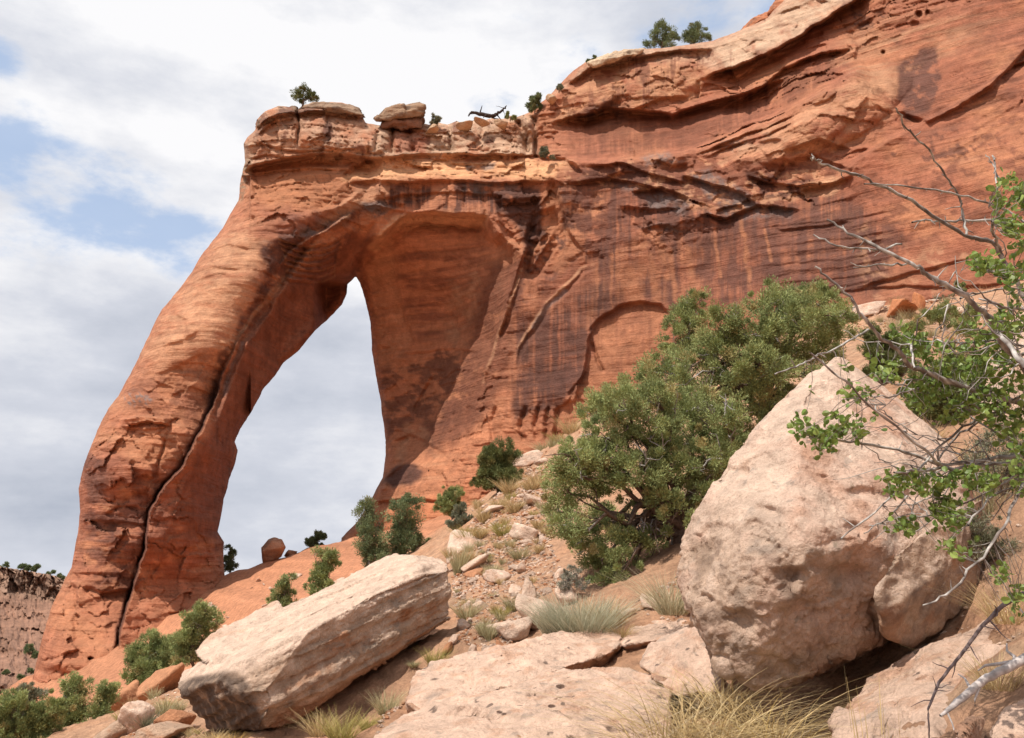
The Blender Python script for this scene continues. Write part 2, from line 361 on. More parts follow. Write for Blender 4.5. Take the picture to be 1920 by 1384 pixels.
bump(230, 890, 60, 45, .6); bump(340, 1000, 60, 70, .7); bump(360, 930, 30, 55, .5, .3); bump(250, 1020, 70, 40, .5)
area([(415,640),(440,640),(452,655),(430,700),(420,690)], -.25, 4)
for pts in ([(300,650),(340,640),(372,620)], [(330,590),(350,600),(345,640)], [(365,530),(400,515),(430,512)], [(290,700),(330,690),(380,660)], [(345,520),(400,500),(455,505)], [(390,470),(430,458),(470,470)]):
    ledge(pts, .28, 16, 3)
# scalloped steps under the haunch
for k in range(7):
    y0 = 452+k*11; ledge([(520+k*4,y0-6),(537,y0+3),(555,y0+9),(580,y0+12),(605,y0+10),(628,y0+1),(645-k*3,y0-12)], .5, 9, 2, up=.5)
ledge([(520,505),(535,480),(570,450),(610,430),(650,400)], -.8, 16, 3)
ledge([(495,440),(560,444),(610,430),(665,395)], -.4, 20, 4)
# underside of the haunch turns away
hs = poly_sd(xw, yw, [(520,690),(470,640),(520,560),(600,500),(660,440),(700,420),(700,470),(668,520),(640,575),(590,622)])
Dp = Dp+1.2*ss(10, -30, hs)
# ---- cap of the arch: overhanging beds over a recessed band
ledge([(452,325),(480,312),(530,299),(580,293),(640,291),(690,298),(720,305)], 2.5, 62, 5, up=.1, ends=.08)
ledge([(470,262),(520,278),(560,284),(640,280),(690,283)], .5, 10, 2); ledge([(455,300),(500,290),(560,296),(650,283)], .45, 9, 2)
ledge([(482,240),(505,222),(545,212),(560,214),(590,208),(640,210),(672,222)], .9, 16, 3, up=.9); ledge([(483,252),(510,232),(552,222)], .5, 12, 2)
groove([(557,205),(560,240),(556,275)], .9, 3.2); groove([(612,215),(616,240)], .3, 4); groove([(735,235),(733,290)], .8, 4); groove([(708,245),(704,285)], .6, 4); groove([(768,240),(775,290)], .5, 4); groove([(842,235),(846,285)], .7, 3.5); groove([(908,230),(900,262)], .6, 4); groove([(872,232),(876,262)], .4, 3); groove([(972,222),(985,262),(992,290)], 1.6, 6); groove([(1003,215),(1000,255),(1008,300)], 1.2, 5)
for (a, b, c, d2, e) in ((700,262,34,26,.9),(755,262,24,28,.7),(800,260,36,30,.9),(860,258,40,28,.9),(930,262,44,26,1.0),(985,240,22,30,.8),(880,285,30,8,.6),(830,292,28,10,.7),(950,284,34,10,.8)): bump(a, b, d2 and c, d2, e)
ledge([(690,298),(760,288),(820,291),(900,286),(1000,296),(1050,300)], -1.3, 40, 5, up=-.3)
# sloping bench under the cap
bench = poly_sd(xw, yw, [(690,298),(800,290),(1000,292),(1060,300),(1100,330),(1040,342),(930,338),(820,330),(700,335),(650,330)])
Dp = Dp+ss(4, -4, bench)*1.6*ss(340, 292, Y_)
ledge([(640,345),(700,338),(770,342),(850,338),(930,345),(1000,340),(1050,345)], .7, 30, 3, up=.5); ledge([(690,318),(760,312),(840,318),(920,310)], .4, 10, 3); ledge([(820,330),(900,322),(990,330)], .35, 8, 2)
ledge([(480,392),(520,380),(560,402),(600,392),(640,384),(680,352)], -.4, 20, 4)
ledge([(640,330),(665,310),(700,315)], .5, 18, 3)
ledge([(700,372),(760,366),(850,360),(930,366),(965,385)], .5, 24, 3)
for px_ in (735, 780, 838, 868, 905): groove([(px_,350),(px_+4,392)], .3, 4)
# lip blocks of the lintel
ledge([(742,424),(770,420),(810,420),(870,426),(914,428)], 1.0, 9, 2, up=.1)
ledge([(700,470),(735,430),(752,408),(830,404),(912,412)], .6, 8, 2)
area([(930,380),(1010,372),(1000,440),(975,470),(945,440)], .8, 6); ledge([(1022,348),(1040,345),(1050,380),(1065,430),(1090,470)], 1.1, 26, 4); area([(1000,400),(1040,390),(1060,450),(1040,520),(985,520),(985,450)], .8, 6)
ledge([(965,420),(985,430),(990,470),(975,500),(955,560),(935,640)], -1.0, 26, 4); ledge([(1020,430),(1000,470),(985,520)], .7, 14, 3); ledge([(1048,455),(1010,520),(1000,560)], .6, 18, 3)
# the two diagonal flake ribs
groove([(1115,494),(1092,502),(1066,535),(1048,545),(1022,570),(1004,606),(984,632),(970,652),(962,705)], -.22, 2.6, .2)
ledge([(1125,500),(1095,510),(1066,548),(1034,576),(1010,616),(982,656),(968,706)], .5, 40, 2.5, up=.1); groove([(1040,430),(1022,462),(1010,480),(990,520)], -.4, 3.5)
groove([(978,505),(960,560),(940,610),(925,660),(905,715)], -.45, 4, .2); ledge([(985,515),(970,565),(952,612),(930,665)], .35, 26, 2.5)
ledge([(1100,620),(1120,600),(1160,575),(1200,566),(1240,570),(1256,590)], .65, 50, 3, up=.25, ends=.05)
ledge([(1118,600),(1102,640),(1100,680),(1085,720),(1072,770)], -1.0, 40, 3, up=-.2); groove([(1108,640),(1120,680),(1135,700)], .5, 3)
ledge([(1060,745),(1080,720),(1070,790),(1050,830)], .5, 22, 4)
for px_, a in ((880,.5),(930,.4),(985,.5),(1012,.6),(1030,.5),(1050,.6)): groove([(px_,760),(px_-8,800),(px_-4,830)], a, 5)
ledge([(735,830),(770,815),(800,830),(830,850)], .5, 16, 3); ledge([(770,780),(800,720),(815,700)], .5, 14, 3); ledge([(835,850),(845,800),(850,770)], .4, 10, 3)
ledge([(715,905),(760,868),(800,880),(790,910)], .4, 10, 3); ledge([(690,945),(760,935),(830,940),(870,925)], .9, 8, 3, up=.4)
ledge([(760,665),(850,655),(900,660)], .3, 14, 3); ledge([(735,450),(750,560),(775,640),(830,650)], .15, 30, 5)
# ---- right wall: bench, brow and long beds
ledge([(1010,305),(1080,298),(1180,300),(1290,282),(1400,242),(1480,205),(1560,160),(1620,118)], -2.6, 70, 6, up=-.35, ends=.05)
ledge([(1030,232),(1080,222),(1130,206),(1180,206),(1260,216),(1330,192),(1400,175),(1480,146)], 2.4, 60, 4, up=.15); bump(1200,165,150,45,.9,-.25); bump(1560,215,170,60,1.2,-.5); bump(1480,262,120,40,.8,-.4)
ledge([(1055,165),(1110,128),(1180,112),(1240,100),(1340,92)], .8, 16, 3, up=.7)
ledge([(1330,142),(1400,118),(1450,98),(1500,68),(1560,30),(1640,-20)], 2.2, 34, 3, up=.6)
ledge([(1310,150),(1372,130),(1380,150),(1440,108),(1470,98)], .9, 20, 3); ledge([(1350,205),(1420,172),(1470,130),(1540,100),(1600,95)], 1.3, 34, 3)
ledge([(1060,225),(1110,212),(1180,208),(1240,186),(1300,180)], .6, 14, 3); groove([(1090,235),(1140,205),(1170,190)], .9, 10); groove([(1310,150),(1305,185)], .4, 4)
for y0, a in ((0,.8),(14,.6),(28,.5)): ledge([(1290+y0,282+y0*.6),(1350,262+y0*.7),(1400,236+y0),(1440,226+y0),(1490,198+y0)], a, 7, 2, up=.7)
for pts, a in (([(1100,312),(1160,305),(1230,330),(1290,345)],.8),([(1060,345),(1130,335),(1200,345),(1260,362)],.9),([(1180,362),(1240,352),(1290,372),(1270,400)],.9),([(1280,330),(1330,345),(1390,362),(1420,385)],1.1),([(1400,330),(1440,345),(1500,350),(1560,345)],.9),
   ([(1310,400),(1360,410),(1420,385),(1500,395)],1.0),([(1160,385),(1220,395),(1280,390)],.6),([(1200,430),(1250,422),(1290,436)],.7),([(1450,432),(1530,426),(1600,415)],.4),([(1330,275),(1400,268),(1470,262)],.5),([(1470,285),(1540,262),(1600,282)],.7),([(1500,360),(1560,345),(1600,330)],.9),
   ([(1230,300),(1260,312),(1290,305)],.6),([(1140,330),(1190,322)],.5),([(1480,300),(1530,295),(1600,318)],.5)):
    ledge(pts, a*.75, 24, 2.5, up=.35)
ledge([(1420,330),(1450,340),(1470,300),(1500,310)], .6, 12, 3)
ledge([(1560,345),(1600,300),(1640,275),(1700,240),(1760,215),(1840,165),(1900,120)], -1.0, 60, 5, up=.1)
ledge([(1680,210),(1740,228),(1800,200),(1860,160),(1920,100),(1960,70)], .9, 22, 4, up=.2)
area([(1682,130),(1720,95),(1755,90),(1765,150),(1740,215),(1700,225),(1680,190)], .25, 14)
ledge([(1600,115),(1610,90),(1590,60),(1640,30)], .5, 25, 5); bump(1722,28,8,9,-.7); bump(1740,25,6,7,-.6); bump(1715,45,9,6,-.5); bump(1655,98,4,4,-.5)
ledge([(1500,560),(1600,545),(1680,520),(1760,500),(1830,480)], .35, 12, 4, up=.3); ledge([(1600,545),(1700,535),(1800,540),(1900,530)], .3, 10, 3)
ledge([(1870,150),(1900,125),(1940,110)], .7, 14, 3)
for k in range(12):
    y0 = 420+k*12+4*math.sin(k*2.1); ledge([(1390+k*6,y0+10),(1480,y0+2),(1580,y0-6),(1680,y0-26)], .14, 7, 2)
for k in range(7):
    y0 = 180+k*17; ledge([(1740+k*8,y0+30),(1800,y0+12),(1860,y0-20),(1920,y0-62)], .09, 10, 2.5)
# ---- broad and fine natural relief
P0 = at(X, Y_, Dp); U = P0[:, 0]+.35*P0[:, 1]; Z = P0[:, 2]
q = P0*1.0
fine = ss(300, 360, Y_)
rough = .35+.5*fbm(q*.09, 3, seed=21)
sm = np.maximum.reduce([ss(20, -20, poly_sd(X, Y_, p_)) for p_ in ([(250,690),(430,420),(520,420),(470,560),(410,660),(330,680)], [(420,700),(530,540),(660,440),(700,440),(590,640),(440,830),(420,1000),(350,1000),(340,900)], [(690,500),(740,430),(900,430),(960,480),(930,620),(850,680),(760,650)], [(960,520),(1100,500),(1260,480),(1420,400),(1640,400),(1700,480),(1600,560),(1270,600),(1260,720),(1100,720),(960,780)], [(1060,230),(1300,200),(1420,190),(1300,280),(1060,290)], [(1560,120),(1920,-40),(1920,500),(1640,540),(1600,330),(1700,200)])])
rough = rough-.55*sm+.35*ss(760, 860, Y_)*ss(470, 430, X)
Dp = Dp+1.0*fbm(q*np.array([.11,.11,.14]), 4, seed=5)*np.where(ONJ, .6, 1)
bed = Z+.9*fbm2(U*.05, Z*.05, 3, seed=31)+.06*U
sawn = fbm(q*np.array([.16,.16,.3]), 3, seed=91)
saw1 = np.mod(bed*.55+.4*sawn, 1.0); saw2 = np.mod(bed*1.9+.5*sawn+.2*wx[used], 1.0); smk = np.clip(.35+1.6*fbm(q*np.array([.12,.12,.25]), 3, seed=92), 0, 1)
sfac = .22+.78*ss(1120, 1020, X)*np.where(Y_ < 345, 1, .45)
Dp = Dp+sfac*(saw1*.32*smk+saw2*.11*np.clip(1.2-smk, 0, 1))*np.where(ONJ, .35, 1)*np.clip(1-.5*sm, .3, 1)
prof = perlin(np.stack([0*bed, bed*.6, 0*bed+.5], -1), 4)+.6*perlin(np.stack([0*bed+3, bed*2.3, 0*bed+.5], -1), 6)+.3*perlin(np.stack([0*bed+9, bed*5.1, 0*bed+.2], -1), 7)
capz = ss(345, 300, Y_+0*X)*ss(1060, 1000, X)+ss(1000, 1060, X)*ss(20, -60, line_sd(xw, yw, [(1000,300),(1290,290),(1420,240),(1620,140),(1800,40)])[0]*line_sd(xw, yw, [(1000,300),(1290,290),(1420,240),(1620,140),(1800,40)])[1])
massive = np.maximum.reduce([ss(14, -14, poly_sd(X, Y_, p_)) for p_ in ([(1060,170),(1110,120),(1330,98),(1345,140),(1300,188),(1180,205),(1060,228)], [(1335,95),(1440,40),(1500,-30),(1660,-40),(1560,35),(1460,92),(1350,135)], [(1380,310),(1480,225),(1600,150),(1700,150),(1680,240),(1560,270),(1480,300)])])
capz = capz*np.where(X > 1020, .45, 1)*(1-.8*massive)
Dp = Dp+prof*(.11*(1-.6*massive)+.30*capz)*np.clip(rough+.5, .3, 1.2)*np.where(ONJ, .7, 1)
f1, f2, rid, ox, oy, ra, rb = cells(U*.34+.35*wx[used], Z*.42+.35*wy[used], 2)
Dp = Dp+(.36*ra+.5*(ra*ox*1.2+rb*oy*1.2))*np.clip(rough+.1+.4*capz, .05, 1)*np.where(ONJ, .55, 1)
f1, f2, rid, ox, oy, ra, rb = cells(U*.85+.5*wx[used], Z*1.1+.5*wy[used], 9)
Dp = Dp+(.13*ra+.22*(ra*ox+rb*oy))*np.clip(rough+.25+.6*capz, .06, 1.4)
Dp = Dp+.16*np.exp(-((f2-f1)/.05)**2)*np.clip(fbm2(U*.2, Z*.2, 2, seed=77)*2+.1+capz*.6-.8*sm, 0, 1)
Dp = Dp+.22*fbm(q*np.array([.7,.7,.9]), 5, .55, seed=41)*np.clip(rough+.5, .25, 1.2)
# round the silhouettes off: the rock turns away from the eye at every outer edge
rr = np.where(X < 470, 46., 20.)*ss(1100, 1000, Y_*0+0*X+900)
rr = np.where((X < 470) & (Y_ > 330), 60., 16.)
tt = np.clip(1+S/rr, 0, 1)
keepround = ss(1120, 1060, Y_)*0+1
Dp = Dp+np.where((X < 470) & (Y_ > 330), 4.5, 1.6)*(1-np.sqrt(1-tt*tt*.999))*np.where((X > 640) & (Y_ > 500) & (X < 760), 1.5, 1.0)

# ---- rock colour: beds, bleached caps, desert varnish, some painted light and shade
C_OR = np.array([.41,.17,.087]); C_RED = np.array([.32,.115,.066]); C_DRK = np.array([.092,.040,.029]); C_BRN = np.array([.17,.062,.036]); C_PALE = np.array([.48,.325,.22]); C_GREY = np.array([.165,.13,.12]); C_LT = np.array([.49,.26,.148])
n_big = fbm2(X/110, Y_/80, 4, seed=51); n_mid = fbm2(xw/30, yw/22, 5, .6, seed=52); n_str = .55*fbm2(xw/15, Y_/170, 4, .6, seed=53)+.3*fbm2((X+2*wx[used])/5, Y_/240, 3, .6, seed=57)+.5*fbm2(xw/42, Y_/150, 3, seed=59)+.35*fbm2(X/60, Y_/50, 3, seed=58); n_fin = fbm2(X/6, Y_/6, 3, .6, seed=54); n_bed = fbm2(X/160, bed*1.6, 5, .6, seed=55)
CC = C_OR[None]*np.ones((len(X), 1))
def mixc(col, m):
    global CC
    m = np.clip(m, 0, 1)[:, None]; CC = CC*(1-m)+np.asarray(col)[None]*m
def reg(poly, w=12): return ss(w, -w, poly_sd(xw+4*wx[used], yw+4*wy[used], poly))
def patchy(m, n, th, w=.12): return m*ss(th-w, th+w, n)
def stroke(pts, w, soft=.6):
    d, s, t = line_sd(xw, yw, pts); return ss(w*(1+soft), w*(1-soft), d)
mixc(C_RED, .55*ss(-.35, .35, n_big+.4*n_mid)+.0); mixc(C_LT, .35*ss(.05, .5, n_bed))
mixc(C_RED, .75*ss(1000, 1150, X)*ss(-.5, .3, n_big+.3*n_bed)); mixc(C_BRN, .38*ss(1400, 1700, X)*ss(-.2, .35, n_mid+n_bed)); mixc(C_BRN*1.3, .5*ss(940, 1040, X)*ss(440, 520, Y_))
# leg
LEG = [(60,1250),(150,830),(250,690),(430,420),(520,420),(470,560),(410,700),(340,870),(280,960),(220,1230)]
mixc(C_LT, .75*reg(LEG, 20)*ss(760, 620, Y_)*ss(-.6, .2, n_bed+n_mid)); mixc(C_RED, .8*reg([(148,860),(215,850),(300,880),(430,860),(425,1080),(330,1090),(250,1120),(150,1060)], 25)*ss(-.5, .3, n_mid+n_big))
mixc(C_BRN*1.2, .75*reg([(150,870),(215,850),(300,900),(430,880),(420,1010),(330,1040),(250,1110),(150,1060)], 20)*ss(-.25, .2, n_mid+.5*n_bed)); mixc(C_DRK*1.3, patchy(.7*reg([(160,960),(280,960),(260,1100),(180,1110)], 10), n_bed+.5*n_mid, .05, .2)); mixc(C_DRK, patchy(.6*reg([(150,860),(190,845),(200,930),(170,960)], 8), n_mid, -.1)); mixc(C_BRN, patchy(.7*reg([(170,1040),(280,1000),(250,1110),(170,1105)], 12), n_mid, .05))
mixc(C_BRN, patchy(.55*reg([(240,720),(330,690),(400,640),(420,680),(395,760),(330,800),(250,770)], 20), n_mid+.4*n_bed, .02)); mixc(C_GREY, patchy(.8*reg([(228,745),(252,730),(285,745),(280,760),(235,760)], 6), n_fin, .12))
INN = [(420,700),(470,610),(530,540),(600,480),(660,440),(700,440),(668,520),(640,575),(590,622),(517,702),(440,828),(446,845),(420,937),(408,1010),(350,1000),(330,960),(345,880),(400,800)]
mixc(C_BRN*1.25, .85*reg(INN, 10)); mixc(C_BRN, patchy(.75*reg(INN, 8), n_str+.4*n_mid, .05, .2)); mixc(C_DRK, .75*stroke([(700,480),(650,540),(600,590),(560,620)], 9)*ss(-.2, .3, n_mid))  # inner face: varnish brown, darkened further to paint in its shade
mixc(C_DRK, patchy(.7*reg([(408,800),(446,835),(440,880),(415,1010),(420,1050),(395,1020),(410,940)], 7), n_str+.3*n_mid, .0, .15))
VR = [(520,415),(560,398),(640,388),(700,372),(704,390),(645,420),(580,462),(532,520),(492,580),(457,640),(432,655),(450,605),(482,548),(502,500),(490,478),(486,455),(520,446)]
mixc(C_BRN*.9, patchy(.9*reg(VR, 7), n_mid, -.2, .2)); mixc(C_DRK, patchy(.8*reg(VR, 7), n_mid+.3*n_fin, .05)); mixc(C_GREY, patchy(.7*reg([(490,450),(540,405),(620,395),(640,408),(590,440),(520,448)], 8), n_bed+.5*n_mid, 0, .15))
mixc(C_RED*.9, .6*reg([(480,440),(500,395),(600,330),(680,310),(690,350),(640,400),(540,440)], 10)); mixc(C_LT, .6*stroke([(440,640),(500,560),(550,495),(600,450),(655,405)], 3.5)*ss(-.3, .2, n_mid)); mixc(C_BRN, .85*ss(8, 4.5, np.abs(inner-4))*ss(640, 760, Y_)*ss(1240, 1180, Y_)*(X < 470)); mixc(C_DRK, .8*ss(3.2, 1.2, np.abs(inner-2))*ss(640, 760, Y_)*ss(1240, 1200, Y_)*(X < 470))  # pale stroke paints a lit ridge edge; dark strokes paint crack shade
mixc(C_BRN, .8*reg([(515,470),(610,450),(680,425),(650,480),(580,540),(520,560)], 8)*ss(-.3, .3, n_bed+n_mid))
mixc(C_DRK, patchy(.8*reg([(410,660),(425,650),(420,700),(395,770),(380,790)], 4), n_mid, -.3)); mixc(C_GREY, .5*stroke([(455,645),(432,690),(420,740)], 4))
# cap
CAP = [(450,340),(455,262),(490,200),(560,190),(660,192),(700,230),(800,225),(990,205),(1010,290),(900,296),(700,302),(560,300),(480,312)]
cp = reg(CAP, 8); mixc(C_PALE, .62*cp*ss(-.5, .25, n_mid+.3*n_big)); mixc(C_PALE, .6*reg([(690,235),(1000,215),(1010,290),(840,292),(700,290)], 6)*ss(-.4, .1, n_mid))
mixc(C_BRN, patchy(.8*cp, n_mid+.5*n_str, .22)); mixc(C_DRK, .8*stroke([(484,250),(500,225),(530,208),(556,212),(590,203),(640,206),(676,222)], 5)*ss(-.3, .1, n_mid)); mixc(C_DRK, .85*stroke([(616,222),(612,262)], 7)*ss(-.4, .2, n_mid))
mixc(C_RED, .7*reg([(735,240),(800,240),(790,285),(738,288)], 5)); mixc(C_RED, .7*reg([(770,265),(800,255),(800,288),(772,290)], 4)); mixc(np.array([.40,.17,.08]), .65*reg([(500,310),(580,296),(690,300),(660,360),(620,395),(500,390),(470,350)], 14))
mixc(C_PALE*.9, .5*reg([(450,262),(480,262),(470,330),(450,380)], 8)*ss(-.3, .2, n_fin+n_mid)); mixc(np.array([.16,.15,.10]), patchy(.6*reg([(448,300),(468,300),(455,370),(440,390)], 6), n_fin, .05))
# bench and lintel front
mixc(np.array([.68,.37,.19]), .75*reg([(640,335),(700,300),(1000,296),(1070,305),(1040,338),(930,335),(820,330),(720,335)], 8)*ss(-.6, .1, n_mid)); mixc(C_GREY, .8*patchy(reg([(870,308),(930,306),(925,318),(875,318)], 3), n_mid, -.1)); mixc(C_LT, .5*reg([(600,420),(690,330),(760,330),(720,370),(650,400)], 8))
LIN = [(690,350),(800,342),(930,342),(1000,345),(960,400),(910,398),(750,385),(700,400)]
mixc(C_BRN, .75*reg(LIN, 8)*ss(-.4, .25, n_str+.3*n_mid)); mixc(C_DRK, patchy(.85*reg(LIN, 6), n_str+.5*n_mid, .08)); mixc(C_GREY*.7, patchy(.7*reg([(860,338),(980,345),(960,370),(870,362)], 5), n_mid, 0)); mixc(C_LT*1.1, .9*reg([(742,402),(800,396),(915,402),(914,432),(750,430),(705,474),(690,462)], 4)); mixc(C_GREY*.8, .7*patchy(reg([(680,380),(720,372),(740,390),(700,410)], 4), n_mid, -.2))  # pale orange strip paints bounced light on the arch ceiling
# jamb
JA = [(690,500),(740,425),(910,425),(960,480),(935,620),(900,700),(830,860),(720,900),(705,700)]
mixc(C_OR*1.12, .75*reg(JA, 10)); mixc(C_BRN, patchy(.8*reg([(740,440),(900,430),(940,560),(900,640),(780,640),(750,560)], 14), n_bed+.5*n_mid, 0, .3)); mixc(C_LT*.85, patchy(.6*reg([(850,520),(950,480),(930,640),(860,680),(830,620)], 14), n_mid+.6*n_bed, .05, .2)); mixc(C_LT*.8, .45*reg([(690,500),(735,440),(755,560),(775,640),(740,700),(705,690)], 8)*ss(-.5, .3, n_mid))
mixc(C_DRK, patchy(.72*reg([(708,700),(790,650),(900,660),(870,760),(840,800),(790,790),(735,830),(715,790)], 14), n_mid+.5*n_bed, .0, .15)); mixc(C_DRK, .92*reg([(716,905),(740,872),(775,866),(795,885),(770,910),(735,915)], 5)); mixc(C_DRK, patchy(.6*stroke([(855,770),(830,800),(800,800)], 10), n_str, -.1)); mixc(C_LT*.9, patchy(.6*stroke([(750,860),(765,800),(790,810),(820,850)], 9), n_mid, -.1))
mixc(C_OR*1.05, .7*reg([(820,900),(860,820),(930,700),(960,760),(1060,820),(1000,850),(900,880),(860,930),(780,980),(740,960)], 20)*ss(-.5, .2, n_mid)); mixc(C_BRN*.9, .85*reg([(915,500),(965,465),(990,500),(965,600),(950,720),(900,790),(850,830),(800,860),(800,820),(860,700)], 14)*ss(-.7, -.1, n_mid)); mixc(np.array([.46,.17,.08]), .7*reg([(700,1010),(750,940),(850,920),(900,890),(800,1100),(640,1120)], 10))  # brown band beside the cast shadow: varnish, also painted to soften its edge
# dark wall right of the alcove
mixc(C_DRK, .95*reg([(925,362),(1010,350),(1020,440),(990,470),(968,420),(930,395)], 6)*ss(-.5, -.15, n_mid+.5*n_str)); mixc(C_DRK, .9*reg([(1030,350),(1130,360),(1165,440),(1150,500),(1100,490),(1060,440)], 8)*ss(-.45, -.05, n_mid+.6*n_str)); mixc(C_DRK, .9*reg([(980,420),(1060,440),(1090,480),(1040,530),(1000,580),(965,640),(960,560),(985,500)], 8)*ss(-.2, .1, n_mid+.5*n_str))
mixc(C_OR*.8, .8*reg([(1020,352),(1045,348),(1060,390),(1050,430),(1025,410)], 4)); mixc(C_OR*.8, .7*reg([(1030,500),(1075,440),(1095,465),(1050,520)], 4)); mixc(C_OR*.85, .7*reg([(918,412),(940,440),(975,480),(950,500),(925,460)], 5))
mixc(C_BRN, .75*reg([(960,520),(1130,490),(1240,500),(1200,570),(1110,610),(1090,720),(1000,780),(950,780)], 14)*ss(-.5, .1, n_str)); mixc(C_DRK, .9*reg([(965,600),(1010,590),(1060,560),(1130,520),(1170,560),(1120,600),(1090,680),(1070,740),(1000,770),(960,790),(960,690)], 14)*ss(-.2, .25, n_str+.25*n_mid+.05)); mixc(C_DRK*1.1, patchy(.8*reg([(965,690),(1080,650),(1100,700),(1060,760),(980,790)], 10), n_bed+.7*n_str, .0, .2)); mixc(C_LT, .7*stroke([(1115,494),(1090,502),(1060,537),(1025,567),(1000,606),(970,652)], 2.5)*ss(-.4, .1, n_mid)); mixc(C_LT*.9, .6*stroke([(978,505),(960,560),(940,610),(925,660),(905,715)], 2.5)*ss(-.4, .1, n_mid)); mixc(C_GREY, .6*stroke([(1060,545),(1025,575),(1000,614)], 4))
WALL = [(1060,345),(1180,310),(1300,330),(1420,385),(1560,350),(1640,400),(1700,440),(1640,560),(1500,545),(1270,590),(1240,560),(1180,560),(1110,500),(1090,420)]
mixc(C_BRN*1.15, .7*reg(WALL, 16)*ss(-.6, 0, n_mid+n_str)); mixc(C_DRK*1.25, .85*reg(WALL, 14)*ss(-.15, .3, n_str*1.2+.3*n_mid+.1)); mixc(C_DRK*1.25, .6*reg([(1380,410),(1620,400),(1680,470),(1560,560),(1400,540)], 20)*ss(-.1, .3, n_bed+.3*n_mid+.2))
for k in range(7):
    y0 = 452+k*11; mixc(C_LT*.8, .55*stroke([(520+k*4,y0-6),(537,y0+3),(555,y0+9),(580,y0+12),(605,y0+10),(628,y0+1),(645-k*3,y0-12)], 1.4)*ss(-.3, .2, n_mid)); mixc(C_DRK*1.5, .6*stroke([(524+k*4,y0-1),(537,y0+8),(555,y0+14),(580,y0+17),(605,y0+15),(628,y0+6),(640-k*3,y0-6)], 2)*ss(-.3, .2, -n_mid))  # lit edge and shade below each scallop step, painted as arcs
for px_, y0, y1, w in ((1245,460,520,7),(1262,470,560,5),(1296,470,560,6),(1395,410,500,4),(1402,440,540,4),(1345,430,520,3),(1440,430,490,3),(1225,480,560,6),(1190,520,570,14)):
    mixc(C_OR*.85, .8*stroke([(px_-6,y0),(px_,(y0+y1)/2),(px_+5,y1)], w, .7)*ss(-.4, .1, n_mid+n_str))
mixc(C_OR*.8, .75*reg([(1120,490),(1240,500),(1260,570),(1170,560),(1100,610)], 14)*ss(-.3, .2, -n_str)); mixc(C_OR*.85, .8*reg([(1105,690),(1125,610),(1200,570),(1250,580),(1260,640),(1215,700),(1140,730)], 4)); mixc(C_BRN, patchy(.5*reg([(1105,690),(1125,610),(1200,570),(1250,580),(1260,640),(1215,700),(1140,730)], 4), n_str, .1, .2)); mixc(C_OR*.9, .7*reg([(1080,730),(1105,700),(1200,720),(1100,800),(1010,830),(1040,780)], 8))
# brow of broken beds, blue-grey varnish
BR = [(1060,310),(1200,300),(1300,285),(1420,300),(1600,310),(1560,350),(1420,400),(1300,390),(1180,350),(1060,345)]
mixc(C_BRN, patchy(.7*reg(BR, 10), n_mid, -.05)); mixc(C_LT, patchy(.7*reg(BR, 10), -n_mid+.4*n_bed, .1))
for pl in ([(1290,325),(1330,318),(1350,335),(1400,360),(1420,385),(1380,395),(1330,375)], [(1195,372),(1240,360),(1300,380),(1280,400),(1220,395)], [(1205,290),(1250,288),(1280,300),(1255,312),(1210,308)], [(1200,425),(1260,420),(1290,435),(1250,440)], [(1310,398),(1400,385),(1490,395),(1480,408),(1330,412)], [(1350,265),(1440,250),(1470,262),(1400,282),(1360,285)], [(1150,345),(1190,350),(1215,362),(1190,368)]):
    mixc(C_GREY, .75*patchy(reg(pl, 6), n_mid+.5*n_fin, -.05, .3))
mixc(C_DRK, patchy(.8*reg([(1395,320),(1450,330),(1540,345),(1500,372),(1440,375),(1400,350)], 6), n_bed+n_mid, -.1)); mixc(C_DRK, patchy(.7*reg([(1080,318),(1210,305),(1220,345),(1120,350)], 8), n_mid, .0)); mixc(C_LT, .7*reg([(1500,352),(1560,330),(1590,340),(1560,368),(1505,372)], 4))
# upper cliff and pale rim
RIM = [(1040,175),(1110,110),(1205,88),(1335,74),(1440,30),(1500,-40),(1640,-60),(1600,0),(1470,85),(1350,140),(1300,115),(1180,118),(1080,150)]
mixc(C_PALE, .75*reg(RIM, 10)*ss(-.6, .1, n_mid)); mixc(C_PALE*1.05, .7*reg([(1340,90),(1440,40),(1500,0),(1600,-20),(1520,50),(1440,95),(1360,130)], 6)*ss(-.5, .1, n_mid)); mixc(np.array([.46,.24,.13]), .7*reg([(1060,180),(1110,125),(1300,110),(1340,140),(1300,185),(1180,200),(1040,240)], 10)*ss(-.4, .1, n_mid)); mixc(C_BRN, patchy(.8*reg([(1060,170),(1120,115),(1350,90),(1460,100),(1380,150),(1200,205),(1060,240)], 10), n_str+.6*n_mid, .12)); mixc(C_DRK, .85*stroke([(1110,212),(1140,195),(1175,190),(1165,215)], 12)*ss(-.4, .2, n_mid)); mixc(C_DRK, .85*stroke([(1590,20),(1620,55),(1650,40),(1670,65)], 20)*ss(-.1, .3, n_mid+.5*n_fin))
mixc(C_BRN, .75*ss(-.4, .1, n_str)*reg([(1060,235),(1300,205),(1560,105),(1600,118),(1480,195),(1300,278),(1080,295)], 8)); mixc(C_LT, .7*reg([(1310,285),(1480,215),(1640,125),(1700,150),(1660,230),(1560,300),(1420,300)], 16)*ss(-.5, .2, n_mid+n_bed)); mixc(C_LT*.85, patchy(.6*reg([(1540,100),(1680,20),(1920,20),(1760,110),(1640,180)], 20), n_bed, 0, .2))
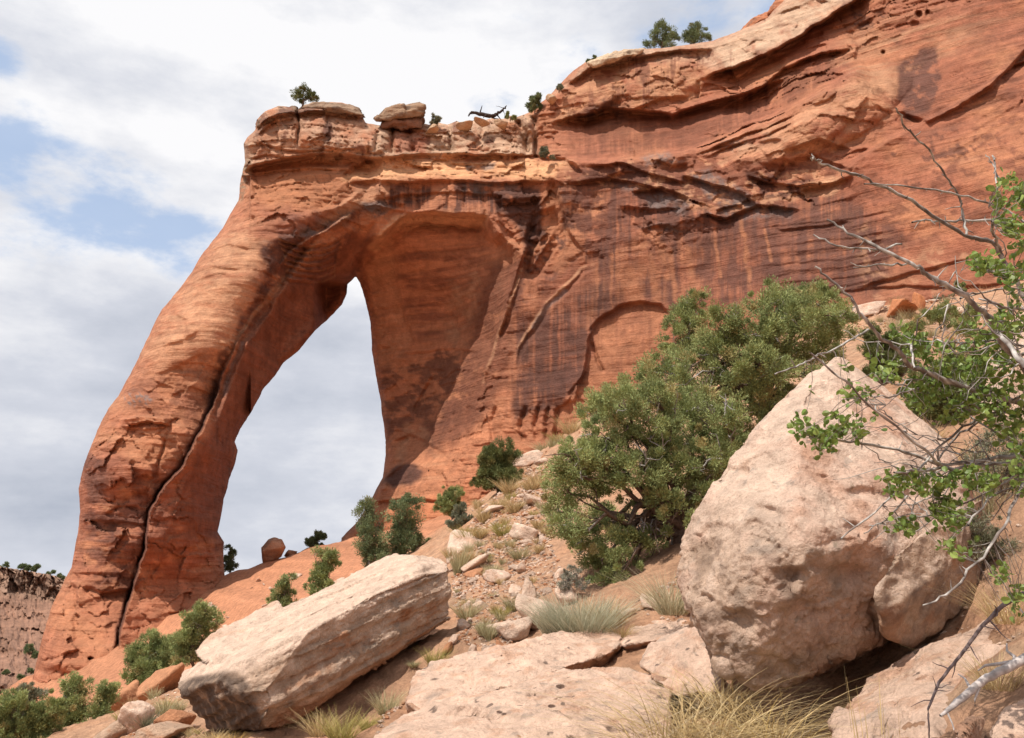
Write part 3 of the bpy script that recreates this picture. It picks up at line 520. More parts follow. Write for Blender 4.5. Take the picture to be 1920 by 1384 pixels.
mixc(C_DRK*1.3, .9*ss(-.7, -.2, n_bed+n_mid)*reg([(1684,125),(1722,92),(1756,88),(1764,150),(1740,212),(1700,228),(1682,190)], 5)*ss(-.4, .0, n_mid)); mixc(C_BRN, patchy(.75*reg([(1700,230),(1780,150),(1920,90),(1920,180),(1760,230)], 12), n_bed+.4*n_mid, -.05, .2)); mixc(C_BRN, patchy(.65*reg([(1600,330),(1750,250),(1950,200),(1950,420),(1700,470),(1600,420)], 20), n_mid+.3*n_bed, .05, .1)); mixc(C_DRK, patchy(.5*reg([(1640,280),(1780,240),(1860,280),(1700,360)], 16), n_mid, .12, .06)); mixc(C_BRN, patchy(.6*reg([(1800,20),(1950,-20),(1950,60),(1820,100)], 16), n_bed, .05, .15)); mixc(C_LT, .5*patchy(reg([(1600,400),(1700,470),(1900,440),(1920,540),(1620,560)], 18), n_mid, .15, .15))
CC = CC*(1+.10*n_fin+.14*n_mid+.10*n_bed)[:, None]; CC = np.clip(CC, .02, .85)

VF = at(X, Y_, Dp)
# ---- close the solid: the far side of the rock, tapered a little
T = 9.0+0*X
Xb = X-gX*bv*0-14*gX*ss(-60, 0, S); Yb = Y_-14*gY*ss(-60, 0, S)
VB = at(Xb, Yb, Dp+T+2*fbm2(X/90, Y_/90, 2, seed=90)); n = len(X)
sideq = np.stack([BE[:, 1], BE[:, 0], BE[:, 0]+n, BE[:, 1]+n], -1)
ALLV = np.concatenate([VF, VB]); ALLC = np.concatenate([CC, CC]); ALLQ = np.concatenate([Q, Q[:, ::-1]+n, sideq])
fx = np.concatenate([X, X])[ALLQ].mean(1); fy = np.concatenate([Y_, Y_])[ALLQ].mean(1)
NRM = vert_normals(ALLV, ALLQ)
jmq = np.concatenate([jm, jm])[ALLQ].mean(1)
part = np.full(len(ALLQ), 4)                                       # 4 = cliff
wl = np.concatenate([xw, xw])[ALLQ].mean(1); wyq = np.concatenate([yw, yw])[ALLQ].mean(1)
cut = np.interp(wyq, [180, 300, 350, 480, 560, 660, 760, 850, 1000, 1120], [1004, 1008, 1025, 975, 955, 925, 905, 880, 860, 860])
part[(wl < cut)] = 1                                              # span
part[(wl < cut) & (wyq < 298)] = 2                                  # caprock
part[(wl < cut) & (jmq > .4)] = 3                                   # alcove
part[(wl < 640) & (wyq-440 > (wl-560)*-.9)] = 0                       # leg
part[(wl < 560) & (wyq > 390)] = 0
def sub(k):
    q = ALLQ[part == k]; u = np.unique(q); m = np.zeros(len(ALLV), np.int64); m[u] = np.arange(len(u))
    return ALLV[u], m[q], ALLC[u], NRM[u]
arch = empty('rock_arch', (-24, 62, -6), 'huge red sandstone arch with one leaning leg rising beside the talus slope', 'rock arch')
for k, nm in ((0, 'leg'), (1, 'span'), (2, 'caprock'), (3, 'alcove')):
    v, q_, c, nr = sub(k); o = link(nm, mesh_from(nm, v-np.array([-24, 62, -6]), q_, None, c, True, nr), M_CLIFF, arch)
v, q_, c, nr = sub(4); tag(link('cliff', mesh_from('cliff', v, q_, None, c, True, nr), M_CLIFF), 'red sandstone cliff with dark desert varnish rising to the right', 'cliff', kind='structure')
# ================================================================== GROUND
GP = [(960,1384,5.5),(700,1384,6),(1300,1384,5),(1900,1384,3.6),(1500,1330,5.8),(1250,1210,8.5),(1290,1010,13),(1100,1140,11),(1000,1190,10.3),(850,1200,10.6),(790,1270,9.4),(640,1384,7),(380,1384,9.6),(230,1384,13),(100,1384,20),(0,1384,26),
 (900,1060,20),(1000,1060,18.5),(1050,1000,20),(950,950,26),(1000,880,32),(880,970,30),(840,1010,26),(1080,800,38),(1100,900,26),(1250,700,36),(1250,850,22),(1400,700,24),(1600,585,31),(1750,565,32),(1900,600,24),(1920,540,32),(1650,660,20),(1750,720,14),(1850,860,8),(1920,1100,4.6),(1700,1000,8.6),(1450,950,12),
 (820,985,52),(700,1012,60),(640,1012,70),(600,1023,72),(560,1037,70),(500,1053,68),(430,1075,66),(300,1200,50),(230,1262,45),(500,1120,48),(620,1090,44),(740,1045,44),(400,1180,46),(350,1290,22),(450,1250,24),(560,1160,32),(700,1080,34),(780,1040,34),
 (60,1340,48),(120,1340,38),(200,1340,24),(280,1290,30)]
gw = [at(*a) for a in GP]
gpts = [(p[0], p[1]) for p in gw]; gz = [p[2] for p in gw]
for x, y, z in ((0,0,-1.62),(2.5,0,-1.2),(-3,0,-2.2),(0,-8,-1.5),(12,0,2.5),(12,10,4.5),(25,15,13),(40,25,20),(-12,0,-6),(-30,10,-15),(-50,40,-22),(-45,56,-13),(-60,70,-22),(-30,90,-9),(-15,95,-4),(0,85,4),(20,75,9),(40,60,16),(60,50,24),(50,0,22),(0,-40,-3),(-40,-30,-18),(-32,110,-16),(0,120,0),(60,110,20),(-90,100,-38),(-90,20,-34)):
    gpts.append((x, y)); gz.append(z)
g_ev = rbf_fit(gpts, gz, .5)
DIPS = [(at(1750,1270,5.2)[0], 5.2, .95, .38), (at(1000,1320,6.8)[0], 6.8, 1.0, .15), (at(720,1300,9.5)[0], 9.5, .55, .40), (at(600,1360,9.0)[0], 9.0, .5, .3)]
def H(x, y, detail=True):
    x = np.asarray(x, float); y = np.asarray(y, float); sh = x.shape; x = x.ravel(); y = y.ravel()
    r = np.hypot(x, y); k = np.minimum(1, 150/np.maximum(r, 1e-6)); z = g_ev(x*k, y*k)
    far = ss(120, 330, r); zf = -42+6*fbm2(x*.004, y*.004, 3, seed=60)+4*fbm2(x*.02, y*.02, 3, seed=61)
    zf = zf-18
    z = z*(1-far)+zf*far
    if detail:
        z = z-sum(a_*np.exp(-((x-x_)**2+(y-y_)**2)/(2*s_*s_)) for x_, y_, s_, a_ in DIPS)
        slick = ss(36, 44, y)*ss(-2, -10, x)
        z = z+(.32*fbm2(x*.35, y*.35, 4, seed=62)*ss(2, 20, r)+.16*fbm2(x*1.3, y*1.3, 4, .6, seed=63)+.05*fbm2(x*6, y*6, 3, .6, seed=64))*(1-.6*slick)
        zb = z+.5*fbm2(x*.1, y*.1, 2, seed=70); fr_ = np.mod(zb/1.2+.2, 1.0); z = z+slick*.34*np.clip(.5+1.5*fbm2(x*.07, y*.07, 3, seed=74), .1, 1)*(ss(.7, 1, fr_)-fr_)+slick*(.22*perlin(np.stack([zb*1.1, 0*z+.3, 0*z], -1), 3)+.14*perlin(np.stack([zb*3.1, 0*z+.3, 0*z], -1), 5))
    return z.reshape(sh)
def hit(px, py, y0=3.0, y1=140.0):
    """where the view ray through a photo pixel meets the ground"""
    a, b = px_dir(px, py); ys_ = np.geomspace(y0, y1, 260); dz = b*ys_-H(a*ys_, ys_, False)
    k = np.where((dz[:-1] > 0) & (dz[1:] <= 0))[0]
    yy = ys_[k[0]] if len(k) else (60.0 if b < .05 else 40.)
    if len(k):
        y2 = np.linspace(yy*.94, yy*1.07, 40); d2 = b*y2-H(a*y2, y2); k2 = np.where((d2[:-1] > 0) & (d2[1:] <= 0))[0]; yy = y2[k2[0]] if len(k2) else yy
    return np.array([a*yy, yy, float(H(np.array([a*yy]), np.array([yy]))[0])])
def hits(pts):
    pts = np.asarray(pts, float); a, b = px_dir(pts[:, 0], pts[:, 1]); ys_ = np.geomspace(5, 120, 150); A_ = a[:, None]*ys_; dz = b[:, None]*ys_-H(A_, np.broadcast_to(ys_, A_.shape), False)
    k = np.argmax((dz[:, :-1] > 0) & (dz[:, 1:] <= 0), 1); d0 = dz[np.arange(len(k)), k]; d1 = dz[np.arange(len(k)), k+1]; y = ys_[k]+(ys_[k+1]-ys_[k])*np.clip(d0/(d0-d1+1e-9), 0, 1)
    return np.stack([a*y, y, H(a*y, y)], -1)
th = np.radians(np.r_[np.arange(-180, -44, 4.0), np.arange(-44, 44, .11), np.arange(44, 180.1, 4.0)])
rad = np.r_[0.0, np.exp(np.arange(math.log(.4), math.log(3500), .0125))]
TH, RD = np.meshgrid(th, rad); tx = (np.sin(TH)*RD).ravel(); ty = (np.cos(TH)*RD).ravel()
tz = H(tx, ty); r = np.hypot(tx, ty)
nb_ = fbm2(tx*.5, ty*.5, 4, seed=66); ns_ = fbm2(tx*3, ty*3, 4, .6, seed=67)
soil = np.array([.43,.245,.15]); slickc = np.array([.44,.195,.105]); farc = np.array([.30,.18,.12]); palec = np.array([.55,.40,.28])
tcol = soil[None]*(1+.22*nb_+.2*ns_)[:, None]
m = (ss(-.05, .35, nb_)*.4)[:, None]; tcol = tcol*(1-m)+np.array([.33,.145,.07])*m
m = (ss(.1, .4, fbm2(tx*1.1, ty*1.1, 4, .6, seed=69))*.5)[:, None]; tcol = tcol*(1-m)+np.array([.42,.29,.19])*m
slickm = ss(34, 42, ty+.0*tx)*ss(-1, -4, tx)*ss(125, 115, r); slickm = np.maximum(slickm, ss(24, 28, ty)*ss(-6, -9, tx)*ss(125, 115, r))
slb = fbm2(tx*.05, tz*2.5, 4, .6, seed=68); m = slickm[:, None]; tcol = tcol*(1-m)+slickc*(1+.45*slb+.2*ns_)[:, None]*m
m = ss(90, 140, r)[:, None]; tcol = tcol*(1-m)+farc*m
ni, nj = TH.shape; ii = np.arange(ni*nj).reshape(ni, nj)
gq = np.stack([ii[:-1, :-1], ii[:-1, 1:], ii[1:, 1:], ii[1:, :-1]], -1).reshape(-1, 4)
tag(link('ground', mesh_from('ground', np.stack([tx, ty, tz], -1), gq, None, np.clip(tcol, .03, .8)), M_GROUND), 'rocky orange talus slope and slickrock around the arch', 'ground', kind='structure')
# far canyon rim left of the arch leg
mu = np.linspace(-420, 260, 520); mv_ = np.r_[np.linspace(0, .16, 40), np.linspace(.165, 1, 190)]
MU, MV = np.meshgrid(mu, mv_); pxm = MU.ravel(); v = MV.ravel()
nzm = fbm2(pxm/60, v*6, 5, .6, seed=71); nb2 = fbm2(pxm/14, v*20, 4, .6, seed=72)
top = np.interp(pxm, [-420,-60,0,60,100,122,180,260], [1000,1040,1062,1072,1078,1088,1130,1150])+2.5*fbm2(pxm/9, pxm*0, 3, .6, seed=73)
pym = top+v*(1420-top)
yd = 260-np.interp(v, [0,.02,.12,.16,.2,.42,.45,.5,.62,.66,.8,1], [4,6,7,14,22,60,62,74,96,98,130,176])
fa, fb, rid, ox, oy, ra, rb = cells(pxm/16+.5*nzm, v*16+.5*nb2, 5); rimz = ss(.17, .12, v)
fa2, fb2, rid2, ox2, oy2, ra2, rb2 = cells(pxm/7, v*26+nzm, 8)
yd = yd+6*nzm+2.0*nb2+(1.2+1.6*rimz)*(ra+ra*ox+rb*oy)+.8*ra2+1.2*np.exp(-((fb2-fa2)/.08)**2)*rimz
mesa = at(pxm, pym, yd)
mc = np.array([.25,.135,.09])[None]*(1+.3*nzm+.15*nb2)[:, None]
mr_ = (rimz*.7)[:, None]; mc = mc*(1-mr_)+np.array([.27,.17,.12])*(1+.3*ra2)[:, None]*mr_
red = (ss(.55, .7, v+.1*nzm)*.6)[:, None]; mc = mc*(1-red)+np.array([.38,.2,.12])*red
dk = (.3*np.exp(-((fb2-fa2)/.08)**2)*rimz)[:, None]; mc = mc*(1-dk)+np.array([.17,.10,.075])*dk
ni, nj = MU.shape; ii = np.arange(ni*nj).reshape(ni, nj)
mq = np.stack([ii[:-1, :-1], ii[1:, :-1], ii[1:, 1:], ii[:-1, 1:]], -1).reshape(-1, 4)
back = mesa[:nj].copy(); back[:, 1] += 160; back[:, 2] -= 60; b0 = len(mesa); mesa = np.concatenate([mesa, back]); mc = np.concatenate([mc, mc[:nj]])
bq = np.stack([np.arange(nj-1), np.arange(1, nj), b0+np.arange(1, nj), b0+np.arange(nj-1)], -1)
tag(link('mesa', mesh_from('mesa', mesa, np.concatenate([mq, bq]), None, np.clip(mc, .03, .8)), M_FAR), 'far grey-red canyon wall with a blocky rim beyond the leg', 'mesa', kind='structure')
# ================================================================== BOULDERS, LEDGES, STONES
_ico = {}
def ico(n):
    if n not in _ico:
        bm = bmesh.new(); bmesh.ops.create_icosphere(bm, subdivisions=n, radius=1.0)
        v = np.array([x.co[:] for x in bm.verts]); f = np.array([[l.index for l in p.verts] for p in bm.faces], np.int32); bm.free(); _ico[n] = (v, f)
    return _ico[n]
def hull_planes(pts):
    bm = bmesh.new()
    for p in pts: bm.verts.new(p)
    bmesh.ops.convex_hull(bm, input=list(bm.verts)); bm.normal_update(); pl = []
    for f in bm.faces:
        if f.calc_area() < 1e-6: continue
        n = np.array(f.normal[:]); d = n @ np.array(f.verts[0].co[:])
        if not any(n @ a > .985 and abs(d-b) < .06 for a, b in pl): pl.append((n, d))
    bm.free(); return pl
def tri_normals(V, T):
    n = np.zeros_like(V); f = np.cross(V[T[:, 1]]-V[T[:, 0]], V[T[:, 2]]-V[T[:, 0]])
    for i in range(3): np.add.at(n, T[:, i], f)
    return n/(np.linalg.norm(n, axis=1)[:, None]+1e-12)
class Rock:
    """a boulder: the rounded convex body of its corner points, then chipped, grooved and weathered"""
    def __init__(s, corners, sub=6, p=26, center=None):
        c = np.asarray(corners, float); s.c = c.mean(0) if center is None else np.asarray(center, float)
        pl = hull_planes(c-s.c); D, s.T = ico(sub); acc = np.zeros(len(D))
        for n, d in pl: acc += np.maximum(D @ n/max(d, .02), 0)**p
        s.V = D*(acc**(-1/p))[:, None]+s.c; s.col = None; s.update()
    def update(s):
        s.N = tri_normals(s.V, s.T); s.px, s.py = to_px(s.V); s.facing = ss(.05, -.25, (s.V/np.linalg.norm(s.V, axis=1)[:, None]*(s.V-s.c)/np.linalg.norm(s.V-s.c, axis=1)[:, None]).sum(1))
        w = np.stack([s.px/26, s.py/26, 0*s.px], -1); s.xw = s.px+4*fbm(w, 3, seed=3); s.yw = s.py+4*fbm(w, 3, seed=4)
    def push(s, amt): s.V = s.V+s.N*np.asarray(amt)[:, None]
    def noise(s, amp, freq, oct=4, gain=.5, seed=0, ridged=False): s.push(amp*fbm((s.V-s.c)*freq+7.1, oct, gain, 2.03, seed, ridged))
    def chips(s, amp, freq, seed=0):
        q = (s.V-s.c)*freq; a = cells(q[:, 0]+.6*q[:, 1]+.4*perlin(q, seed), q[:, 2]-.5*q[:, 1]+.4*perlin(q, seed+5), seed); s.push(amp*(a[5]*.5+a[5]*a[3]+a[6]*a[4])*ss(0, .22, a[1]-a[0]))
    def dir(s): d = s.V-s.c; return d/np.linalg.norm(d, axis=1)[:, None]
    def cuts(s, n, lo, hi, seed, tilt=.25):
        # flat fracture faces: planes that slice a thin cap off the body
        rs = np.random.RandomState(seed)
        for k in range(n):
            i = rs.randint(len(s.V)); m = s.dir()[i]*.3+s.N[i]+rs.normal(size=3)*tilt; m /= np.linalg.norm(m); e = (s.V-s.V[i]) @ m; e = e-(np.percentile(e, 99.7)-rs.uniform(lo, hi)) if e.max() > hi*2 else e+rs.uniform(lo, hi)
            s.V = s.V-np.maximum(e, 0)[:, None]*m
        s.update()
    def groove(s, pts, dep, w, ends=.1):
        d, sd, t = line_sd(s.xw, s.yw, pts); s.V = s.V+s.dir()*(-s.facing*dep*np.exp(-(d/w)**2)*np.clip(np.minimum(t, 1-t)/ends, 0, 1))[:, None]
    def step(s, pts, amt, Lx, w=2.0, ends=.1):
        d, sd, t = line_sd(s.xw, s.yw, pts); q = d*sd
        s.V = s.V+s.dir()*(-s.facing*np.clip(np.minimum(t, 1-t)/ends, 0, 1)*amt*ss(-w, w, q)*np.exp(-np.maximum(q, 0)/Lx))[:, None]
    def dent(s, px, py, rx, ry, dep, rot=0):
        c, n = math.cos(rot), math.sin(rot); u = ((s.xw-px)*c+(s.yw-py)*n)/rx; v = (-(s.xw-px)*n+(s.yw-py)*c)/ry
        s.V = s.V+s.dir()*(-s.facing*dep*np.exp(-(u*u+v*v)**1.5))[:, None]
    def base(s, c, var=.15, freq=2.0, seed=0): s.col = np.asarray(c)[None]*(1+var*fbm((s.V-s.c)*freq, 5, .6, seed=seed))[:, None]
    def mix(s, c, m): m = np.clip(m, 0, 1)[:, None]; s.col = s.col*(1-m)+np.asarray(c)[None]*m
    def reg(s, poly, w=10): return ss(w, -w, poly_sd(s.xw, s.yw, poly))*s.facing
    def mesh(s, name): return mesh_from(name, s.V-s.c, None, s.T, np.clip(s.col, .02, .85))
    def obj(s, name, mat=None, parent=None):
        return link(name, s.mesh(name), mat or M_PALE, parent, s.c if parent is None else s.c-np.array(parent.location[:]))
def A(*l): return np.array([at(*t) for t in l])
PALE = np.array([.63,.46,.355]); PTAN = np.array([.42,.285,.20]); PDRK = np.array([.13,.09,.07]); PORG = np.array([.43,.20,.105]); PGRY = np.array([.27,.225,.19])

# ---- the big boulder on the right
b = Rock(A((1565,662,7.3),(1540,676,7.0),(1472,736,6.9),(1362,862,6.5),(1312,925,6.35),(1240,1038,6.15),(1262,1125,6.0),(1318,1238,5.9),(1448,1322,5.78),(1500,1308,5.75),(1560,1276,5.78),(1690,1208,5.9),(1790,1155,6.2),(1850,1095,6.3),(1872,1000,6.6),(1805,840,6.95),(1700,735,7.15),(1600,672,7.3),
   (1400,1000,5.55),(1560,1000,5.35),(1500,900,5.75),(1620,900,5.85),(1450,1120,5.45),(1640,1070,5.5),(1330,1060,5.8),(1500,780,6.6),(1500,800,8.6),(1700,850,8.4),(1400,1000,8.2),(1600,1200,7.8)), 8, 34)
b.cuts(26, .012, .06, 4); b.noise(.03, 1.1, 4, seed=2); b.update()
b.noise(.045, 2.6, 5, .6, seed=12); b.update(); b.chips(.03, 3.4, 9); b.update()
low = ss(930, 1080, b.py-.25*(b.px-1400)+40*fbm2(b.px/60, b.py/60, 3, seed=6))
pit = fbm((b.V-b.c)*7, 5, .6, seed=22, ridged=True); b.push((low+.06)*.03*pit); b.update(); b.push((.3+.7*low)*.03*fbm((b.V-b.c)*7, 5, .65, seed=19)); b.update()
pk = fbm((b.V-b.c)*16, 4, .6, seed=23); b.push((.2+.8*low)*.022*pk); b.update()
for a in ((1312,1045,28,36,.06,.3),(1322,1130,16,14,.05),(1490,1000,12,16,.05),(1396,882,6,7,.06),(1440,960,26,10,.06,.3),(1410,985,18,10,.05),(1545,890,9,4,.05),(1600,990,20,10,.06),(1560,1010,26,18,.07),(1480,1080,30,16,.07),(1590,1080,40,20,.07),(1500,1150,36,20,.06),(1390,1170,24,24,.06),(1620,920,34,8,.05),(1520,760,18,8,.04),(1560,845,30,8,.04,.4),(1680,930,40,12,.06),(1430,830,30,8,.04,-.5)): b.dent(*a)
b.groove([(1580,690),(1600,735),(1612,775),(1640,820)], .05, 4); b.groove([(1640,1120),(1632,1150),(1650,1185),(1690,1210)], .06, 4)
for k in range(46):
    rr_ = random.Random(k); b.dent(1395+rr_.random()*70, 985+rr_.random()*42, 2.2, 2.6, .02)
b.update()
b.base(PALE, .16, 1.6, 3)
nn_ = fbm((b.V-b.c)*4, 5, .6, seed=33); n2_ = fbm((b.V-b.c)*1.4, 4, .6, seed=34)
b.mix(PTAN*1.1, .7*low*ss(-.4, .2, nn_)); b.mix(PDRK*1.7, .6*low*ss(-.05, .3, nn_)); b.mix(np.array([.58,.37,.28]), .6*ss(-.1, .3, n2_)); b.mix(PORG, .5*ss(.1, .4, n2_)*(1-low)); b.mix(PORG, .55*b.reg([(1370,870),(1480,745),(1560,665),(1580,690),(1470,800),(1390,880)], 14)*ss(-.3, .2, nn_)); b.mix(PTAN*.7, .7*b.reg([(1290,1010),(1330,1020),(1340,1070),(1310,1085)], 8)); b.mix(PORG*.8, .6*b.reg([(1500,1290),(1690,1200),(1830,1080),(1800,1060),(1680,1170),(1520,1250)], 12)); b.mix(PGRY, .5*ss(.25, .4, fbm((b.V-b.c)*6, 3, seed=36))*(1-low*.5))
b.mix(np.array([.12,.12,.08]), .7*ss(.42, .5, fbm((b.V-b.c)*9, 3, seed=37))*ss(.0, .3, n2_))
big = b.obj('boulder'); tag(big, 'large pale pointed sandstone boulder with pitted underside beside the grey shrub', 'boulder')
s_ = Rock(A((1632,1116,5.42),(1650,1085,5.45),(1700,1022,5.65),(1770,975,5.95),(1850,940,6.4),(1872,1010,6.5),(1850,1088,6.45),(1790,1152,6.05),(1695,1214,5.7),(1655,1198,5.6),(1660,1150,5.42),(1780,1060,5.8),(1750,1060,7),(1700,1150,6.9)), 7, 26)
s_.noise(.05, 2.2, 4, seed=42); s_.update(); s_.chips(.03, 2.5, 3); s_.update(); s_.noise(.016, 9, 4, seed=43); s_.update(); s_.base(PTAN*1.12, .15, 2, 5); s_.mix(PALE, ss(.0, .4, s_.N[:, 2])*.9); s_.mix(PDRK*1.7, .7*ss(-.1, .3, fbm((s_.V-s_.c)*5, 5, .6, seed=44))*ss(.3, -.1, s_.N[:, 2])); s_.mix(PORG*.9, .5*ss(.0, .3, fbm((s_.V-s_.c)*3, 4, .6, seed=45))*ss(.3, -.1, s_.N[:, 2]))  # pale upward faces and dark underside paint light and shade on the spur
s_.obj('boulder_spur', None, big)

# ---- the tilted slab on the left
b = Rock(A((318,1290,9.7),(450,1256,8.7),(505,1374,9.0),(400,1382,10.0),(838,1052,10.9),(850,1178,10.9),(365,1215,10.7),(530,1138,11.6),(735,1040,12.4),(828,1030,11.7),(845,1060,11.5),(620,1345,9.5),(760,1248,10.4),(640,1175,9.75),(600,1300,11.5),(800,1170,12.6),(700,1120,13)), 8, 40)
b.cuts(22, .015, .065, 6, .4); b.noise(.035, .9, 4, seed=52); b.update(); b.chips(.016, 3.2, 8); b.update()
ax = (at(850,1178,10.9)-at(505,1374,8.75)); ax /= np.linalg.norm(ax); nrm_ = np.cross(ax, at(450,1256,8.7)-at(505,1374,8.75)); nrm_ /= np.linalg.norm(nrm_)
up_ = np.cross(nrm_, ax); q = b.V-b.c; la = q @ ax; lu = q @ up_; ln = q @ nrm_
lay = perlin(np.stack([la*.5, lu*5, ln*.6], -1), 4)+.6*perlin(np.stack([la*.9, lu*12, ln*1.2], -1), 5)
b.push(.045*lay); b.update(); sw = np.mod(lu*5.5+.35*fbm(np.stack([la*.7, lu*2, ln], -1), 3, seed=50)+.1*la, 1.0); b.push(-.028*sw*np.clip(.3+2*fbm(np.stack([la*1.2, lu*3, ln], -1), 3, seed=51), 0, 1)); b.update(); b.push(.045*fbm(np.stack([la*3, lu*8, ln*5], -1), 6, .65, seed=53)); b.update(); b.push(.02*fbm(np.stack([la*9, lu*22, ln*14], -1), 4, .65, seed=57)); b.update()
for pts, a in (([(365,1212),(420,1190),(470,1165),(530,1142)], .0),([(380,1240),(430,1222),(480,1195),(522,1168),(535,1150)], .16),([(470,1262),(520,1235),(580,1208),(640,1190)], .12),([(590,1165),(650,1130),(720,1098),(760,1075)], .14),([(560,1150),(610,1125),(650,1115)], .08),([(520,1235),(600,1190),(690,1150),(750,1105)], .07),([(500,1330),(600,1290),(700,1235),(840,1150)], .04),([(480,1290),(560,1265),(640,1225)], .05),([(540,1340),(640,1300),(740,1240)], .04)):
    if pts[0][1] > 1258: b.groove(pts, min(a*.3, .02), 3.0)
for pts in ([(620,1170),(660,1210),(700,1262)], [(570,1278),(590,1300),(606,1322)]): b.groove(pts, .012, 1.8)
b.update(); b.base(PALE*1.02, .14, 1.5, 7); nn_ = fbm((b.V-b.c)*4.5, 5, .6, seed=54); n2_ = fbm(np.stack([la*.8, lu*3, ln], -1), 4, .6, seed=55)
b.mix(PTAN*1.05, .5*ss(.1, .5, fbm(np.stack([la*2.5, lu*9, ln*6], -1), 5, .65, seed=58))); b.mix(PDRK*1.6, .55*ss(.25, .5, fbm(np.stack([la*3, lu*14, ln*9], -1), 5, .65, seed=59))); fr = b.reg([(450,1262),(640,1178),(845,1050),(852,1178),(620,1345),(505,1376)], 10); b.mix(PTAN*.92, .85*fr*ss(-.6, .1, nn_)); b.mix(PORG, .65*fr*ss(.02, .35, n2_+.5*nn_)); b.mix(PGRY, .6*fr*ss(.1, .35, nn_-.3*n2_)); b.mix(PORG*.85, .8*b.reg([(752,1142),(772,1138),(768,1160),(752,1168)], 3)); b.mix(PORG*.8, .6*b.reg([(505,1374),(620,1345),(760,1248),(850,1178),(840,1150),(740,1220),(600,1310),(520,1340)], 8))
en = b.reg([(322,1288),(352,1272),(448,1256),(470,1290),(500,1372),(398,1380),(340,1340)], 6); b.mix(PTAN*.7, .9*en); b.mix(PDRK*.9, .95*en*ss(-.5, .15, fbm(np.stack([la*9, lu*2.2, ln*9], -1), 4, .6, seed=56)))  # end face: dark patina streaks, plus its shade painted into the colour
en2 = b.reg([(833,1050),(846,1060),(852,1178),(838,1130)], 4); b.mix(PTAN*.7, .8*en2); b.mix(PDRK, .7*en2*ss(-.1, .3, nn_))  # right end: shade of the turned-away side painted in
slab = tag(b.obj('slab_boulder'), 'long tilted sandstone slab boulder with layered top and dark streaked end', 'boulder')

def layer(corners, seed, tint=1.0):
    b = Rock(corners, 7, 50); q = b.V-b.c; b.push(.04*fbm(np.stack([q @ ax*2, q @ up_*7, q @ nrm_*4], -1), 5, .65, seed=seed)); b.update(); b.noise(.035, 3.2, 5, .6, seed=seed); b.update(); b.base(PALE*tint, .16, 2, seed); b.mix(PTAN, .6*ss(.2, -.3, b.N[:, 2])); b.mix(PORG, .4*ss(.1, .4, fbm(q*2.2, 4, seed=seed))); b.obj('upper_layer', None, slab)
layer(A((362,1222,10.3),(384,1196,10.5),(440,1165,10.9),(520,1134,11.5),(538,1148,11.1),(500,1180,10.6),(440,1212,10.1),(385,1240,9.8),(375,1238,9.9),(450,1200,11),(520,1160,11.6)), 158, 1.02)
layer(A((520,1160,11.2),(600,1112,11.8),(720,1046,12.5),(742,1040,12.3),(700,1075,11.8),(620,1130,11.1),(545,1172,10.7),(640,1120,12),(700,1060,12.6)), 159, 1.06)
# ---- pale ledges in the foreground
def ledge_rock(name, corners, label, sub=7, p=60, cracks=(), seed=0, tint=1.0, cat='rock ledge', pits=()):
    b = Rock(corners, sub, p); b.cuts(10, .006, .028, seed, .2); b.noise(.06, 1.0, 4, seed=seed); b.update(); b.noise(.05, 2.5, 5, .6, seed=seed+1); b.update(); b.chips(.05, 1.6, seed % 9); b.update(); b.chips(.018, 4.5, 3); b.update(); b.noise(.016, 10, 5, .65, seed=seed+2); b.update()
    b.push(-.02*ss(.25, .5, fbm((b.V-b.c)*5, 3, seed=seed+8))); b.update()
    for pts, d, w in cracks: b.groove(pts, d, w)
    b.update(); b.base(PALE*np.array([1.02,.97,.95])*tint, .18, 2.2, seed); n_ = fbm((b.V-b.c)*3, 5, .6, seed=seed+4); b.mix(PORG*1.1, .45*ss(.0, .35, n_)); b.mix(PGRY, .5*ss(.18, .4, fbm((b.V-b.c)*5, 4, .6, seed=seed+5))); b.mix(PDRK, .85*ss(.47, .52, fbm((b.V-b.c)*8, 2, seed=seed+6)))
    for px, py, rx in pits: b.mix(np.array([.06,.028,.02]), .9*ss(rx*1.15, rx*.8, np.hypot(b.xw-px, (b.yw-py)*1.9)))
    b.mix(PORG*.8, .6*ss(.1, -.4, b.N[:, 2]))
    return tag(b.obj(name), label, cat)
ledge_rock('rock_ledge', A((690,1392,6.0),(730,1345,6.6),(762,1324,7.2),(930,1318,6.9),(1080,1270,7.25),(1185,1231,7.6),(1240,1232,7.6),(1262,1290,6.6),(1255,1392,5.3),(700,1500,6.0),(1260,1520,5.4),(950,1500,7.5),(1200,1400,7.5)), 'broad pale foreground rock ledge with dark pits nearest the camera', 8,
   cracks=(([(935,1345),(980,1335),(1020,1338)], .008, 4), ([(930,1384),(960,1350),(1010,1340),(1060,1350)], .012, 5), ([(1000,1290),(1060,1275),(1120,1280)], .01, 4)), seed=60, pits=((937,1334,6),(946,1338,5),(1035,1324,7),(1050,1288,8),(1142,1367,8),(1172,1372,5),(1070,1383,8)))
ledge_rock('rock_ledge', A((752,1318,7.6),(770,1268,8.2),(800,1242,8.5),(850,1232,8.7),(960,1208,8.9),(1060,1192,9.2),(1160,1172,9.6),(1170,1190,9.2),(1165,1216,8.6),(1060,1250,7.9),(930,1302,7.3),(800,1330,7.2),(800,1400,8.4),(1100,1330,9)), 'pale rock ledge behind the long crack with a grass tuft in it', 8,
   cracks=(([(755,1305),(810,1295),(850,1288)], .02, 2), ([(965,1252),(985,1240),(1000,1238)], .012, 4)), seed=70)
